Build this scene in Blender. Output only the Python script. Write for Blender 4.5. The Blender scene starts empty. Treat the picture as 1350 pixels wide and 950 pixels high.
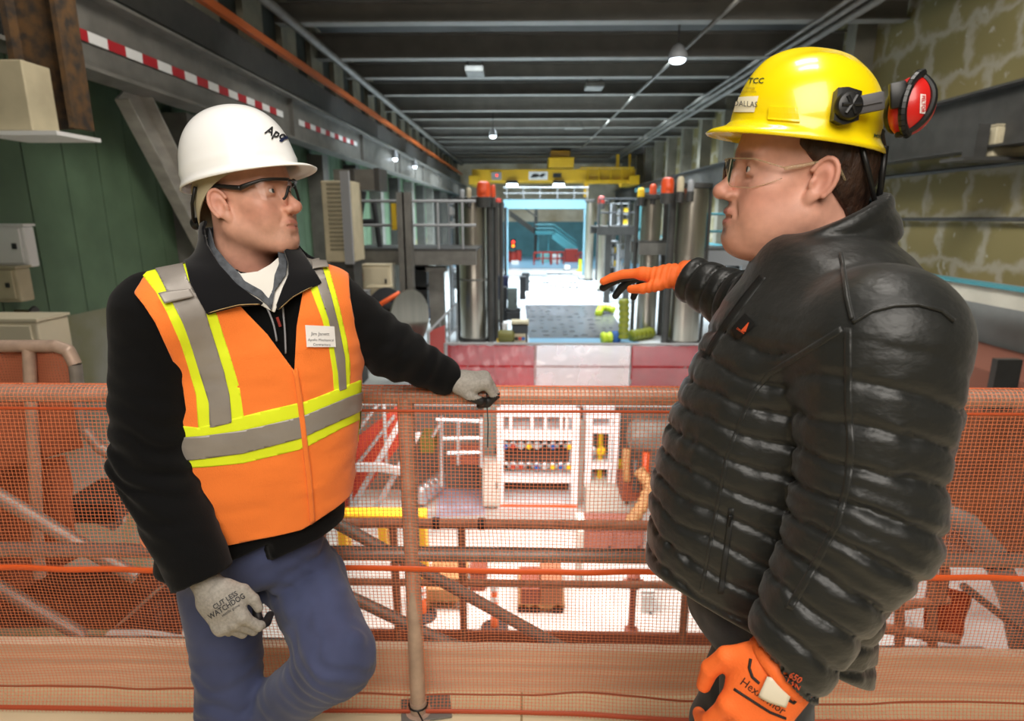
import bpy, bmesh, math, random
import numpy as np
from mathutils import Vector, Matrix, Euler
from mathutils.bvhtree import BVHTree
R = math.radians
scene = bpy.context.scene
COL = scene.collection

# ------------------------------------------------------------------ camera
F_PX = 800.0                                   # focal length in pixels of the 1350x950 frame
PITCH = math.atan(190 / F_PX); YAW = math.atan(15 / F_PX)
EYE = np.array([0.0, 0.0, 1.564])
cd = bpy.data.cameras.new('camera'); cam = bpy.data.objects.new('camera', cd); COL.objects.link(cam)
cam.location = EYE; cam.rotation_euler = (math.pi/2 - PITCH, 0, YAW)
cd.sensor_width = 36; cd.lens = F_PX/1350*36; cd.clip_start = .05; cd.clip_end = 300
cd.dof.use_dof = True; cd.dof.focus_distance = 1.2; cd.dof.aperture_fstop = 4.0
scene.camera = cam

# ------------------------------------------------------------------ exposure, world, lights
vs = scene.view_settings
vs.view_transform = 'Standard'; vs.look = 'None'; vs.exposure = 0.0; vs.gamma = 1; vs.use_curve_mapping = False
scene.cycles.use_denoising = True
scene.cycles.max_bounces = 7; scene.cycles.transparent_max_bounces = 12
w = bpy.data.worlds.new('world'); scene.world = w; w.use_nodes = True
w.node_tree.nodes['Background'].inputs[0].default_value = (.75, .85, 1, 1)
w.node_tree.nodes['Background'].inputs[1].default_value = .09

def area(name, loc, aim, size, power, col, size_y=None, spread=180):
    l = bpy.data.lights.new(name, 'AREA'); l.energy = power; l.color = col
    l.shape = 'RECTANGLE'; l.size = size; l.size_y = size_y or size; l.spread = R(spread)
    o = bpy.data.objects.new(name, l); COL.objects.link(o); o.location = loc
    o.rotation_euler = (Vector(aim) - Vector(loc)).to_track_quat('-Z', 'Y').to_euler()
    return o
WARM = (1, .94, .86); COOL = (.82, .93, 1); WHITE = (1, .97, .92)
area('bounce_light', (.0, -1.2, 3.2), (-.1, 1.5, 1.0), 2.0, 108, WARM)
area('platform_bay_light', (.6, 1.2, 6.0), (.2, 1.3, 0), 1.4, 170, WARM)
area('near_wall_fill_left', (-2.2, 5.0, 5.9), (-5.5, 9, 2.0), 1.2, 210, WARM)  # added fill without a fixture, brightens the green wall
area('near_wall_fill_right', (4.5, 7.0, 5.9), (8.6, 10, 1.0), 1.5, 650, WHITE)  # added fill without a fixture, lifts the plasterboard side
area('pit_fill', (0, 8.0, -1.2), (0, 9.0, -4.5), 4.5, 330, (1, .93, .86), 2.0)  # added downward fill over the pit, no fixture hangs there
# fill lights added to brighten the hall, out of sight behind the roof beams
for i, pw, cl in ((4, 520, WHITE), (6, 1000, COOL), (8, 2300, COOL), (10, 3400, COOL), (12, 2600, COOL), (16, 1000, COOL)):
    area('hall_fill', (1.5, 1.2+i*2.9+.55, 6.5), (1.5, 1.2+i*2.9+.55, 0), 9, pw, cl, .3, 140)

# ------------------------------------------------------------------ points of the place, measured from the camera
fw = np.array([-math.sin(YAW)*math.cos(PITCH), math.cos(YAW)*math.cos(PITCH), -math.sin(PITCH)])
rt = np.array([math.cos(YAW), math.sin(YAW), 0.0]); upv = np.cross(rt, fw)
def ray(x, y): return fw + (x-675)/F_PX*rt + (475-y)/F_PX*upv
def P(x, y, X=None, Y=None, Z=None, D=None):
    d = ray(x, y)
    if D is not None: t = D
    elif X is not None: t = (X-EYE[0])/d[0]
    elif Y is not None: t = (Y-EYE[1])/d[1]
    else: t = (Z-EYE[2])/d[2]
    return EYE + t*d
def pix(p):
    q = np.atleast_2d(np.asarray(p, float)) - EYE; z = q@fw
    return np.stack([675 + F_PX*(q@rt)/z, 475 - F_PX*(q@upv)/z], 1)

# ------------------------------------------------------------------ materials
def lin(c):
    if isinstance(c, str):
        c = [int(c[i:i+2], 16)/255 for i in (0, 2, 4)]
    return tuple((v/12.92 if v <= .04045 else ((v+.055)/1.055)**2.4) for v in c[:3])
MATS = {}
def mat(name, col, rough=.5, metal=0., spec=.5, bump=0., bscale=60., noise=0., nscale=8., col2=None, emit=0., coat=0.,
        trans=0., alpha=1., sheen=0., sss=0., attr=None, detail=4., stretch=None):
    if name in MATS: return MATS[name]
    m = bpy.data.materials.new(name); m.use_nodes = True; nt = m.node_tree; N = nt.nodes; L = nt.links
    b = N['Principled BSDF']; c = (*lin(col), 1)
    b.inputs['Base Color'].default_value = c; b.inputs['Roughness'].default_value = rough
    b.inputs['Metallic'].default_value = metal; b.inputs['Specular IOR Level'].default_value = spec
    b.inputs['Coat Weight'].default_value = coat; b.inputs['Transmission Weight'].default_value = trans
    b.inputs['Alpha'].default_value = alpha; b.inputs['Sheen Weight'].default_value = sheen
    if sss:
        b.inputs['Subsurface Weight'].default_value = sss; b.inputs['Subsurface Radius'].default_value = (1, .35, .2)
        b.inputs['Subsurface Scale'].default_value = .006
    if emit:
        b.inputs['Emission Color'].default_value = c; b.inputs['Emission Strength'].default_value = emit
    tc = N.new('ShaderNodeTexCoord'); vec = tc.outputs['Object']
    if stretch:
        mp = N.new('ShaderNodeMapping'); mp.inputs['Scale'].default_value = stretch
        L.new(vec, mp.inputs[0]); vec = mp.outputs[0]
    src = None
    if attr:
        a = N.new('ShaderNodeAttribute'); a.attribute_name = attr; src = a.outputs['Color']
        L.new(src, b.inputs['Base Color'])
    if noise:
        t = N.new('ShaderNodeTexNoise'); t.inputs['Scale'].default_value = nscale; t.inputs['Detail'].default_value = detail
        L.new(vec, t.inputs['Vector'])
        mr = N.new('ShaderNodeMapRange'); mr.inputs[1].default_value = .35; mr.inputs[2].default_value = .65
        L.new(t.outputs['Fac'], mr.inputs[0])
        mx = N.new('ShaderNodeMix'); mx.data_type = 'RGBA'
        c2 = (*lin(col2), 1) if col2 else tuple(v*(1-noise) for v in c[:3])+(1,)
        if src: 
            mx.blend_type = 'MULTIPLY'; mx.inputs['Factor'].default_value = 1
            cr = N.new('ShaderNodeMix'); cr.data_type = 'RGBA'; cr.inputs[6].default_value = (1,1,1,1)
            cr.inputs[7].default_value = (1-noise,)*3+(1,); L.new(mr.outputs[0], cr.inputs[0])
            L.new(src, mx.inputs[6]); L.new(cr.outputs[2], mx.inputs[7])
        else:
            mx.inputs[6].default_value = c; mx.inputs[7].default_value = c2; L.new(mr.outputs[0], mx.inputs[0])
        L.new(mx.outputs[2], b.inputs['Base Color'])
    if bump:
        t = N.new('ShaderNodeTexNoise'); t.inputs['Scale'].default_value = bscale; t.inputs['Detail'].default_value = 3
        L.new(vec, t.inputs['Vector'])
        bp = N.new('ShaderNodeBump'); bp.inputs['Strength'].default_value = bump; bp.inputs['Distance'].default_value = .004
        L.new(t.outputs['Fac'], bp.inputs['Height']); L.new(bp.outputs[0], b.inputs['Normal'])
    MATS[name] = m
    return m

# ------------------------------------------------------------------ object helpers
def tag(o, label=None, cat=None, group=None, kind=None):
    if label: o['label'] = label
    if cat: o['category'] = cat
    if group: o['group'] = group
    if kind: o['kind'] = kind
    return o
def thing(name, label, cat, loc=(0, 0, 0), group=None):
    o = bpy.data.objects.new(name, None); COL.objects.link(o); o.location = loc; o.empty_display_size = .1
    return tag(o, label, cat, group)
def attach(o, parent):
    if parent is not None:
        o.parent = parent
        def W(q):
            L_ = Matrix.Translation(q.location)
            return L_ if q.parent is None else W(q.parent) @ q.matrix_parent_inverse @ L_
        o.matrix_parent_inverse = W(parent).inverted()
def mesh_obj(name, V, Fs, mats, parent=None, smooth=False, mi=None, label=None):
    me = bpy.data.meshes.new(name)
    V = np.asarray(V, float)
    me.from_pydata(V.tolist(), [], [list(map(int, f)) for f in Fs] if not isinstance(Fs, np.ndarray) else Fs.tolist())
    for m in (mats if isinstance(mats, (list, tuple)) else [mats]): me.materials.append(m)
    if mi is not None: me.polygons.foreach_set('material_index', np.asarray(mi, np.int32))
    if smooth is True: me.polygons.foreach_set('use_smooth', [True]*len(me.polygons))
    elif smooth: 
        me.polygons.foreach_set('use_smooth', [True]*len(me.polygons)); me.set_sharp_from_angle(angle=R(smooth))
    me.update()
    o = bpy.data.objects.new(name, me); COL.objects.link(o); attach(o, parent)
    if label: o['label'] = label
    return o
def copy_tree(o, parent=None):
    c = o.copy(); COL.objects.link(c)
    if parent is not None: c.parent = parent
    for ch in list(o.children): copy_tree(ch, c)
    return c
def frame_of(d):
    d = np.asarray(d, float); d = d/np.linalg.norm(d)
    a = np.array([0, 0, 1.]) if abs(d[2]) < .9 else np.array([1., 0, 0])
    u = np.cross(a, d); u /= np.linalg.norm(u); return u, np.cross(d, u), d
class MB:
    def __init__(s): s.V = []; s.F = []; s.M = []; s.m = 0; s.n = 0
    def add(s, V, Fs):
        V = [tuple(v) for v in V]
        s.V += V; s.F += [tuple(i+s.n for i in f) for f in Fs]; s.M += [s.m]*len(Fs); s.n += len(V); return s
    def box(s, c, sz, rz=0, ry=0, rx=0, bev=0.0):
        M = Euler((rx, ry, rz)).to_matrix(); c = Vector(c); h = [v/2 for v in sz]
        if bev <= 0 or min(sz) < 2.2*bev:
            V = [c + M@Vector((sx*h[0], sy*h[1], sz_*h[2])) for sx in (-1, 1) for sy in (-1, 1) for sz_ in (-1, 1)]
            return s.add(V, [(0,1,3,2),(4,6,7,5),(0,4,5,1),(2,3,7,6),(0,2,6,4),(1,5,7,3)])
        bm = bmesh.new(); bmesh.ops.create_cube(bm, size=1)
        for v in bm.verts: v.co = Vector((v.co.x*sz[0], v.co.y*sz[1], v.co.z*sz[2]))
        bmesh.ops.bevel(bm, geom=list(bm.edges), offset=bev, segments=2, affect='EDGES', profile=.5)
        bm.verts.index_update()
        s.add([c + M@v.co for v in bm.verts], [[v.index for v in f.verts] for f in bm.faces]); bm.free(); return s
    def box2(s, a, b, bev=0.0):
        a = np.minimum(a, b), np.maximum(a, b)
        return s.box((a[0]+a[1])/2, a[1]-a[0], bev=bev)
    def cyl(s, a, b, r, seg=12, r2=None, cap=True):
        a = np.asarray(a, float); b = np.asarray(b, float); u, v, d = frame_of(b-a); r2 = r if r2 is None else r2
        th = np.arange(seg)*2*math.pi/seg
        ring = np.cos(th)[:, None]*u + np.sin(th)[:, None]*v
        V = list(a+ring*r)+list(b+ring*r2)
        Fs = [(i, (i+1) % seg, seg+(i+1) % seg, seg+i) for i in range(seg)]
        if cap: Fs += [tuple(range(seg))[::-1], tuple(range(seg, 2*seg))]
        return s.add(V, Fs)
    def tube(s, pts, r, seg=8, cap=True, closed=False):
        pts = np.asarray(pts, float); n = len(pts); rr = np.broadcast_to(r, (n,))
        T = np.gradient(pts, axis=0) if not closed else np.roll(pts, -1, 0)-np.roll(pts, 1, 0)
        u, v, d = frame_of(T[0]); V = []; th = np.arange(seg)*2*math.pi/seg
        for i in range(n):
            d = T[i]/(np.linalg.norm(T[i])+1e-12); u = u - d*(u@d); u /= np.linalg.norm(u); v = np.cross(d, u)
            V += list(pts[i] + rr[i]*(np.cos(th)[:, None]*u + np.sin(th)[:, None]*v))
        Fs = []
        for i in range(n if closed else n-1):
            j = (i+1) % n
            Fs += [(i*seg+k, i*seg+(k+1) % seg, j*seg+(k+1) % seg, j*seg+k) for k in range(seg)]
        if cap and not closed: Fs += [tuple(range(seg))[::-1], tuple(range((n-1)*seg, n*seg))]
        return s.add(V, Fs)
    def lathe(s, c, prof, seg=24, axis=(0, 0, 1)):
        u, v, d = frame_of(axis); c = np.asarray(c, float); th = np.arange(seg)*2*math.pi/seg
        ring = np.cos(th)[:, None]*u + np.sin(th)[:, None]*v; V = []; n = len(prof)
        for r, h in prof: V += list(c + d*h + ring*max(r, 1e-4))
        Fs = [(i*seg+k, i*seg+(k+1) % seg, (i+1)*seg+(k+1) % seg, (i+1)*seg+k) for i in range(n-1) for k in range(seg)]
        return s.add(V, Fs + [tuple(range(seg))[::-1], tuple(range((n-1)*seg, n*seg))])
    def prism(s, poly, ext):
        poly = [np.asarray(p, float) for p in poly]; ext = np.asarray(ext, float); n = len(poly)
        return s.add(poly+[p+ext for p in poly], [tuple(range(n))[::-1], tuple(range(n, 2*n))]+[(i, (i+1) % n, n+(i+1) % n, n+i) for i in range(n)])
    def sphere(s, c, r, seg=16, rings=10, R3=None):
        c = np.asarray(c, float); r = np.broadcast_to(r, (3,)); V = []; Fs = []
        for i in range(rings+1):
            ph = math.pi*i/rings
            for k in range(seg):
                th = 2*math.pi*k/seg; p = np.array([math.sin(ph)*math.cos(th)*r[0], math.sin(ph)*math.sin(th)*r[1], math.cos(ph)*r[2]])
                V.append(c + (R3@p if R3 is not None else p))
        for i in range(rings):
            for k in range(seg): Fs.append((i*seg+k, (i+1)*seg+k, (i+1)*seg+(k+1) % seg, i*seg+(k+1) % seg))
        return s.add(V, Fs)
    def build(s, name, mats, parent=None, smooth=False, label=None):
        return mesh_obj(name, s.V, s.F, mats, parent, smooth, s.M if isinstance(mats, (list, tuple)) else None, label)
def struct(o, label=None): o['kind'] = 'structure'; return o

# ------------------------------------------------------------------ implicit surfaces
f32 = np.float32
def A(*v): return np.array(v, f32)
def smin(a, b, k):
    if k <= 0: return np.minimum(a, b)
    h = np.clip(.5+.5*(b-a)/k, 0, 1); return b+(a-b)*h - k*h*(1-h)
def smax(a, b, k): return -smin(-a, -b, k)
def ell(p, c, r, M=None):
    q = p-A(*c)
    if M is not None: q = q@np.asarray(M, f32)          # columns of M are the ellipsoid's axes
    r = A(*r); k0 = np.sqrt(((q/r)**2).sum(1)); k1 = np.sqrt(((q/(r*r))**2).sum(1))+1e-9
    return k0*(k0-1)/k1
def rc(p, a, b, ra, rb, flat=None, fs=1.0):
    a = A(*a); b = A(*b); d = b-a; q = p-a
    t = np.clip((q@d)/max(float(d@d), 1e-12), 0, 1); e = q-t[:, None]*d
    if flat is not None:
        fl = A(*flat); fl = fl/np.linalg.norm(fl); e = e + (e@fl)[:, None]*(fs-1)*fl
    return np.sqrt((e*e).sum(1)) - (ra+(rb-ra)*t)
def chain(p, pts, rad, k=.0, **kw):
    d = None
    for i in range(len(pts)-1):
        e = rc(p, pts[i], pts[i+1], rad[i], rad[i+1], **kw); d = e if d is None else smin(d, e, k)
    return d
def boxs(p, c, h, M=None, rad=0.):
    q = p-A(*c)
    if M is not None: q = q@np.asarray(M, f32)
    q = np.abs(q)-(A(*h)-f32(rad))
    return np.sqrt((np.maximum(q, 0)**2).sum(1))+np.minimum(q.max(1), 0)-f32(rad)
def loft(p, zs, cx, cy, rx, ry, yaw=0., n=2.3, cap=.02):
    zs = np.asarray(zs, float); o = np.argsort(zs); z = p[:, 2]
    I = lambda a: np.interp(z, zs[o], np.broadcast_to(np.asarray(a, float), zs.shape)[o]).astype(f32)
    x = p[:, 0]-I(cx); y = p[:, 1]-I(cy); c, s_ = math.cos(yaw), math.sin(yaw)
    if np.ndim(yaw): yw = I(yaw); c, s_ = np.cos(yw), np.sin(yw)
    xx = x*c+y*s_; yy = -x*s_+y*c; RX = I(rx); RY = I(ry)
    k = (np.abs(xx/RX)**n+np.abs(yy/RY)**n)**(1/n)
    d = (k-1)*np.minimum(RX, RY)
    return smax(d, np.maximum(zs.min()-z, z-zs.max()), cap)
def _h(i, j, k): 
    x = (i.astype(np.int64)*374761393 + j.astype(np.int64)*668265263 + k.astype(np.int64)*1274126177) & 0xffffffff
    x = ((x ^ (x >> 13))*1274126177) & 0xffffffff
    return ((x ^ (x >> 16)) & 0xffff).astype(f32)/65535
def vnoise(p, s, seed=0):
    q = np.asarray(p, f32)*A(*np.broadcast_to(s, (3,)))+f32(seed*17.3); i = np.floor(q).astype(np.int32); f = q-i; f = f*f*(3-2*f); r = 0
    for a in (0, 1):
        for b in (0, 1):
            for c in (0, 1):
                r = r + _h(i[:, 0]+a, i[:, 1]+b, i[:, 2]+c)*(f[:, 0] if a else 1-f[:, 0])*(f[:, 1] if b else 1-f[:, 1])*(f[:, 2] if c else 1-f[:, 2])
    return r*2-1
def surf(f, lo, hi, h):
    """surface of f=0 in the box lo..hi at step h -> vertices, quads"""
    B = 4; lo = np.asarray(lo, float); n = np.ceil((np.asarray(hi)-lo)/(h*B)).astype(int)
    def ev(pts):
        out = np.empty(len(pts), f32)
        for a in range(0, len(pts), 200000): out[a:a+200000] = f(pts[a:a+200000].astype(f32))
        return out
    gc = np.stack(np.meshgrid(*[lo[i]+(np.arange(n[i])*B+(B-1)/2)*h for i in range(3)], indexing='ij'), -1)
    Fc = ev(gc.reshape(-1, 3)).reshape(n)
    act = np.abs(Fc) < h*B*2.2
    for ax in range(3):
        a2 = act.copy(); sl = [slice(None)]*3; sr = [slice(None)]*3; sl[ax] = slice(1, None); sr[ax] = slice(None, -1)
        a2[tuple(sl)] |= act[tuple(sr)]; a2[tuple(sr)] |= act[tuple(sl)]; act = a2
    rep = lambda a: a.repeat(B, 0).repeat(B, 1).repeat(B, 2)
    Ff = rep(np.where(Fc < 0, f32(-1), f32(1))); m = np.argwhere(rep(act))
    Ff[m[:, 0], m[:, 1], m[:, 2]] = ev(lo+m*h)
    S = Ff < 0; c = np.zeros(tuple(np.array(S.shape)-1), np.int8)
    offs = [(i, j, k) for i in (0, 1) for j in (0, 1) for k in (0, 1)]; sh = c.shape
    for o in offs: c += S[o[0]:o[0]+sh[0], o[1]:o[1]+sh[1], o[2]:o[2]+sh[2]]
    cells = np.argwhere((c > 0) & (c < 8)); idx = -np.ones(sh, np.int32); idx[tuple(cells.T)] = np.arange(len(cells))
    val = np.stack([Ff[cells[:, 0]+o[0], cells[:, 1]+o[1], cells[:, 2]+o[2]] for o in offs], 1)
    acc = np.zeros((len(cells), 3)); cnt = np.zeros(len(cells))
    for a in range(8):
        for b in range(a+1, 8):
            d = np.subtract(offs[b], offs[a])
            if np.abs(d).sum() != 1 or d.min() < 0: continue
            va, vb = val[:, a], val[:, b]; x = (va < 0) != (vb < 0); t = va[x]/(va[x]-vb[x])
            acc[x] += np.array(offs[a])+t[:, None]*d; cnt[x] += 1
    V = lo+(cells+acc/cnt[:, None])*h
    Q = []
    for ax in range(3):
        e = [0, 0, 0]; e[ax] = 1; u, v = (ax+1) % 3, (ax+2) % 3
        s0 = S[tuple(slice(0, S.shape[i]-e[i]) for i in range(3))]; s1 = S[tuple(slice(e[i], None) for i in range(3))]
        E = np.argwhere(s0 != s1); ok = (E[:, u] > 0) & (E[:, v] > 0) & (E[:, u] < sh[u]) & (E[:, v] < sh[v]) & (E[:, ax] < sh[ax]); E = E[ok]
        du = np.zeros(3, int); du[u] = 1; dv = np.zeros(3, int); dv[v] = 1
        g = lambda C: idx[tuple(C.T)]
        q = np.stack([g(E-du-dv), g(E-dv), g(E), g(E-du)], 1)
        fl = ~s0[tuple(E.T)]; q[fl] = q[fl][:, ::-1]; Q.append(q[(q >= 0).all(1)])
    return V, np.concatenate(Q)
def tris_of(Q): 
    Q = np.asarray(Q); return np.concatenate([Q[:, [0, 1, 2]], Q[:, [0, 2, 3]]]) if Q.shape[1] == 4 else Q
def clip(V, T, s):
    """the part of a triangle mesh where the vertex field s > 0"""
    V = np.asarray(V, float); s = np.asarray(s, float).copy(); s[np.abs(s) < 1e-9] = 1e-9
    pos = s > 0; n = pos[T].sum(1); out = [T[n == 3]]; Vn = list(V); cache = {}
    def cut(a, b):
        k = (a, b) if a < b else (b, a)
        if k not in cache:
            t = s[a]/(s[a]-s[b]); cache[k] = len(Vn); Vn.append(V[a]+t*(V[b]-V[a]))
        return cache[k]
    ex = []
    for t in T[(n > 0) & (n < 3)].tolist():
        p = [pos[i] for i in t]; poly = []
        for i in range(3):
            a, b = t[i], t[(i+1) % 3]
            if p[i]: poly.append(a)
            if p[i] != p[(i+1) % 3]: poly.append(cut(a, b))
        ex += [[poly[0], poly[i], poly[i+1]] for i in range(1, len(poly)-1)]
    T2 = np.concatenate(out+([np.array(ex)] if ex else [])); Vn = np.array(Vn)
    u, inv = np.unique(T2, return_inverse=True); return Vn[u], inv.reshape(T2.shape)
def inpoly(xy, poly):
    """signed pixel distance to a polygon, positive inside"""
    poly = np.asarray(poly, float); x, y = xy[:, 0], xy[:, 1]; ins = np.zeros(len(x), bool); d = np.full(len(x), 1e9)
    for i in range(len(poly)):
        a, b = poly[i], poly[(i+1) % len(poly)]
        c = (a[1] > y) != (b[1] > y)
        with np.errstate(divide='ignore', invalid='ignore'):
            ins ^= c & (x < (b[0]-a[0])*(y-a[1])/(b[1]-a[1]+1e-12)+a[0])
        e = b-a; t = np.clip(((x-a[0])*e[0]+(y-a[1])*e[1])/(e@e+1e-12), 0, 1)
        d = np.minimum(d, np.hypot(x-a[0]-t*e[0], y-a[1]-t*e[1]))
    return np.where(ins, d, -d)
def vnormals(V, T):
    n = np.cross(V[T[:, 1]]-V[T[:, 0]], V[T[:, 2]]-V[T[:, 0]]); N = np.zeros_like(V)
    for i in range(3): np.add.at(N, T[:, i], n)
    return N/(np.linalg.norm(N, axis=1)[:, None]+1e-12)
def bvh(V, Fs): return BVHTree.FromPolygons([tuple(v) for v in V], [tuple(int(i) for i in f) for f in Fs])
def hit(tree, x, y, off=0.):
    d = Vector(ray(x, y)).normalized(); h, n, i, t = tree.ray_cast(Vector(EYE), d)
    if h is None: return None
    if n.dot(d) > 0: n = -n
    return np.array(h+n*off), np.array(n)
def drape_strip(tree, edge1, edge2, n, m, off=.0015):
    """grid between two pixel polylines laid on a surface, as vertices and faces"""
    def rs(pl, n):
        pl = np.asarray(pl, float); s = np.r_[0, np.cumsum(np.hypot(*np.diff(pl, axis=0).T))]; t = np.linspace(0, s[-1], n)
        return np.stack([np.interp(t, s, pl[:, 0]), np.interp(t, s, pl[:, 1])], 1)
    a, b = rs(edge1, n), rs(edge2, n); V = []; last = None; keep = []
    for i in range(n):
        for j in range(m):
            q = a[i]+(b[i]-a[i])*j/(m-1); r = hit(tree, q[0], q[1], off)
            keep.append(r is not None); V.append(r[0] if r else np.zeros(3))
    Fs = [(i*m+j, i*m+j+1, (i+1)*m+j+1, (i+1)*m+j) for i in range(n-1) for j in range(m-1)]
    Fs = [f for f in Fs if all(keep[k] for k in f)]
    if not Fs: return np.zeros((0, 3)), []
    u, inv = np.unique(np.array(Fs), return_inverse=True); return np.array(V)[u], inv.reshape(-1, 4)
FONT_CACHE = {}
def text_mesh(txt, res=2, bold=False):
    c = bpy.data.curves.new('t', 'FONT'); c.body = txt; c.align_x = 'CENTER'; c.align_y = 'CENTER'; c.resolution_u = res
    if bold: c.offset = .018
    o = bpy.data.objects.new('t', c); COL.objects.link(o); dg = bpy.context.evaluated_depsgraph_get(); dg.update()
    me = bpy.data.meshes.new_from_object(o.evaluated_get(dg)); V = np.array([v.co[:] for v in me.vertices]); Fs = [tuple(p.vertices) for p in me.polygons]
    bpy.data.objects.remove(o); bpy.data.curves.remove(c); bpy.data.meshes.remove(me); return V, Fs
def drape_text(name, tree, txt, at, h, ang, m, parent, off=.002, wide=1.0, bold=False, shear=0.):
    """lettering laid on a surface: at = pixel of its middle, h = letter height in pixels, ang = degrees"""
    V, Fs = text_mesh(txt, bold=bold); c, s = math.cos(R(ang)), math.sin(R(ang)); W = []
    for v in V:
        x, y = (v[0]+shear*v[1])*h*1.35*wide, v[1]*h*1.35; W.append(hit(tree, at[0]+x*c+y*s, at[1]+x*s-y*c, off))
    Fs = [f for f in Fs if all(W[i] is not None for i in f)]
    if not Fs: return None
    return mesh_obj(name, [q[0] if q else (0, 0, 0) for q in W], Fs, m, parent)
def flat_text(name, txt, origin, ux, uy, h, m, parent, bold=False):
    V, Fs = text_mesh(txt, bold=bold); ux = np.asarray(ux, float); uy = np.asarray(uy, float)
    return mesh_obj(name, [np.asarray(origin)+v[0]*h*1.35*ux+v[1]*h*1.35*uy for v in V], Fs, m, parent)
def set_colors(o, cols):
    a = o.data.color_attributes.new('tone', 'FLOAT_COLOR', 'POINT'); c = np.ones((len(cols), 4), f32); c[:, :3] = cols; a.data.foreach_set('color', c.ravel())
# ------------------------------------------------------------------ the setting
HZ, PZ = -2.0, -4.2                       # hall floor and pit floor below the platform
XL, XR, YE, ZC = -5.9, 8.9, 56.0, 6.75
def brick_mat(name, c1, c2, cm, sx, sy, rough=.6, rot=None, mortar=.01, noise=0., offset=.0):
    m = mat(name, c1, rough=rough); nt = m.node_tree; N = nt.nodes; L = nt.links; b = N['Principled BSDF']; tc = N['Texture Coordinate']
    br = N.new('ShaderNodeTexBrick'); br.offset = offset; br.inputs['Color1'].default_value = (*lin(c1), 1); br.inputs['Color2'].default_value = (*lin(c2), 1); br.inputs['Mortar'].default_value = (*lin(cm), 1)
    br.inputs['Scale'].default_value = 1; br.inputs['Brick Width'].default_value = sx; br.inputs['Row Height'].default_value = sy; br.inputs['Mortar Size'].default_value = mortar
    mp = N.new('ShaderNodeMapping'); mp.inputs['Rotation'].default_value = rot or (0, 0, 0); L.new(tc.outputs['Object'], mp.inputs[0]); L.new(mp.outputs[0], br.inputs['Vector'])
    src = br.outputs['Color']
    if noise:
        t = N.new('ShaderNodeTexNoise'); t.inputs['Scale'].default_value = 1.6; t.inputs['Detail'].default_value = 6; L.new(tc.outputs['Object'], t.inputs['Vector'])
        mr = N.new('ShaderNodeMapRange'); mr.inputs[1].default_value = .3; mr.inputs[2].default_value = .7; mr.inputs[3].default_value = 1-noise; mr.inputs[4].default_value = 1+noise*.3
        L.new(t.outputs['Fac'], mr.inputs[0]); mx = N.new('ShaderNodeMix'); mx.data_type = 'RGBA'; mx.blend_type = 'MULTIPLY'; mx.inputs[0].default_value = 1
        L.new(src, mx.inputs[6]); L.new(mr.outputs[0], mx.inputs[7]); src = mx.outputs[2]
    L.new(src, b.inputs['Base Color']); return m
PLY = brick_mat('plywood', 'ebdcb8', 'e4d2a8', 'a8926a', 2.4, 1.2, .55, noise=.15, mortar=.004)
STEEL = mat('painted_steel', '6e6c66', rough=.5, noise=.3, nscale=3); DSTEEL = mat('dark_steel', '3c3b38', rough=.5, noise=.3, nscale=4); RUST = mat('rusty_steel', '5a4022', rough=.7, noise=.6, nscale=9, col2='2c2620')
CONC = mat('concrete', 'b6b2aa', rough=.55, noise=.2, nscale=1.2); HALLF = mat('hall_floor', 'd4d8da', rough=.22, noise=.12, nscale=.8); BLUEF = mat('blue_floor', '6f95ab', rough=.35, noise=.15, nscale=1)
CREAM = mat('cream_paint', 'b8ad90', rough=.6, noise=.2, nscale=3); WHITEP = mat('white_paint', 'dcdcda', rough=.4); GREYP = mat('grey_paint', '8e9092', rough=.45)
m = MB(); m.box2((-6.5, -4, -.16), (9.5, 1.82, 0)); struct(m.build('floor', PLY))
m = MB(); m.box2((-6.5, 1.82, PZ-.2), (9.5, 12.2, PZ)); struct(m.build('floor', mat('pit_floor', 'cfc9c4', rough=.45, noise=.2, nscale=1.3)))
m = MB(); m.box2((XL-.3, 12.0, HZ-.25), (XR+.3, YE-13, HZ)); struct(m.build('floor', HALLF))
m = MB(); m.box2((XL-.3, YE-13, HZ-.25), (XR+.3, YE, HZ+.002)); struct(m.build('floor', BLUEF))
m = MB(); m.box2((-6.5, 12.1, PZ), (9.5, 12.3, HZ-.25)); struct(m.build('wall_pit', mat('pit_wall', '77716a', rough=.7, noise=.35, nscale=2)))
# left wall: tall green panels over a grey plastered plinth
GREEN = mat('green_panel', '5a7259', rough=.55, noise=.22, nscale=2.2, spec=.35)
m = MB(); zb = P(50, 425, X=XL)[2]
for i in range(-16, 72):
    y0 = 8.05+i*.66; m.box2((XL-.2, y0+.012, zb), (XL, y0+.648, 4.6))
    m.m = 1; m.box2((XL-.2, y0-.012, zb), (XL-.012, y0+.012, 4.6)); m.m = 0
m.m = 2; m.box2((XL-.2, -3, PZ), (XL-.004, YE, zb)); m.m = 0
struct(m.build('wall_left', [GREEN, mat('panel_joint', '37413a', rough=.8), mat('left_plinth', '86897f', rough=.6, noise=.5, nscale=.9, col2='6a6a3a')]))
m = MB()
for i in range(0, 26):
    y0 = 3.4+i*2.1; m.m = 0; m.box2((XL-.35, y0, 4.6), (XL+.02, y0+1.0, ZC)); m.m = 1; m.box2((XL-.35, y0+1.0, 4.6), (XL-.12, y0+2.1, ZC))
struct(m.build('wall_left_upper', [mat('pilaster', '857f6c', rough=.7, noise=.3, nscale=2), mat('upper_dark', '33372f', rough=.8, noise=.3, nscale=2)]))
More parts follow.
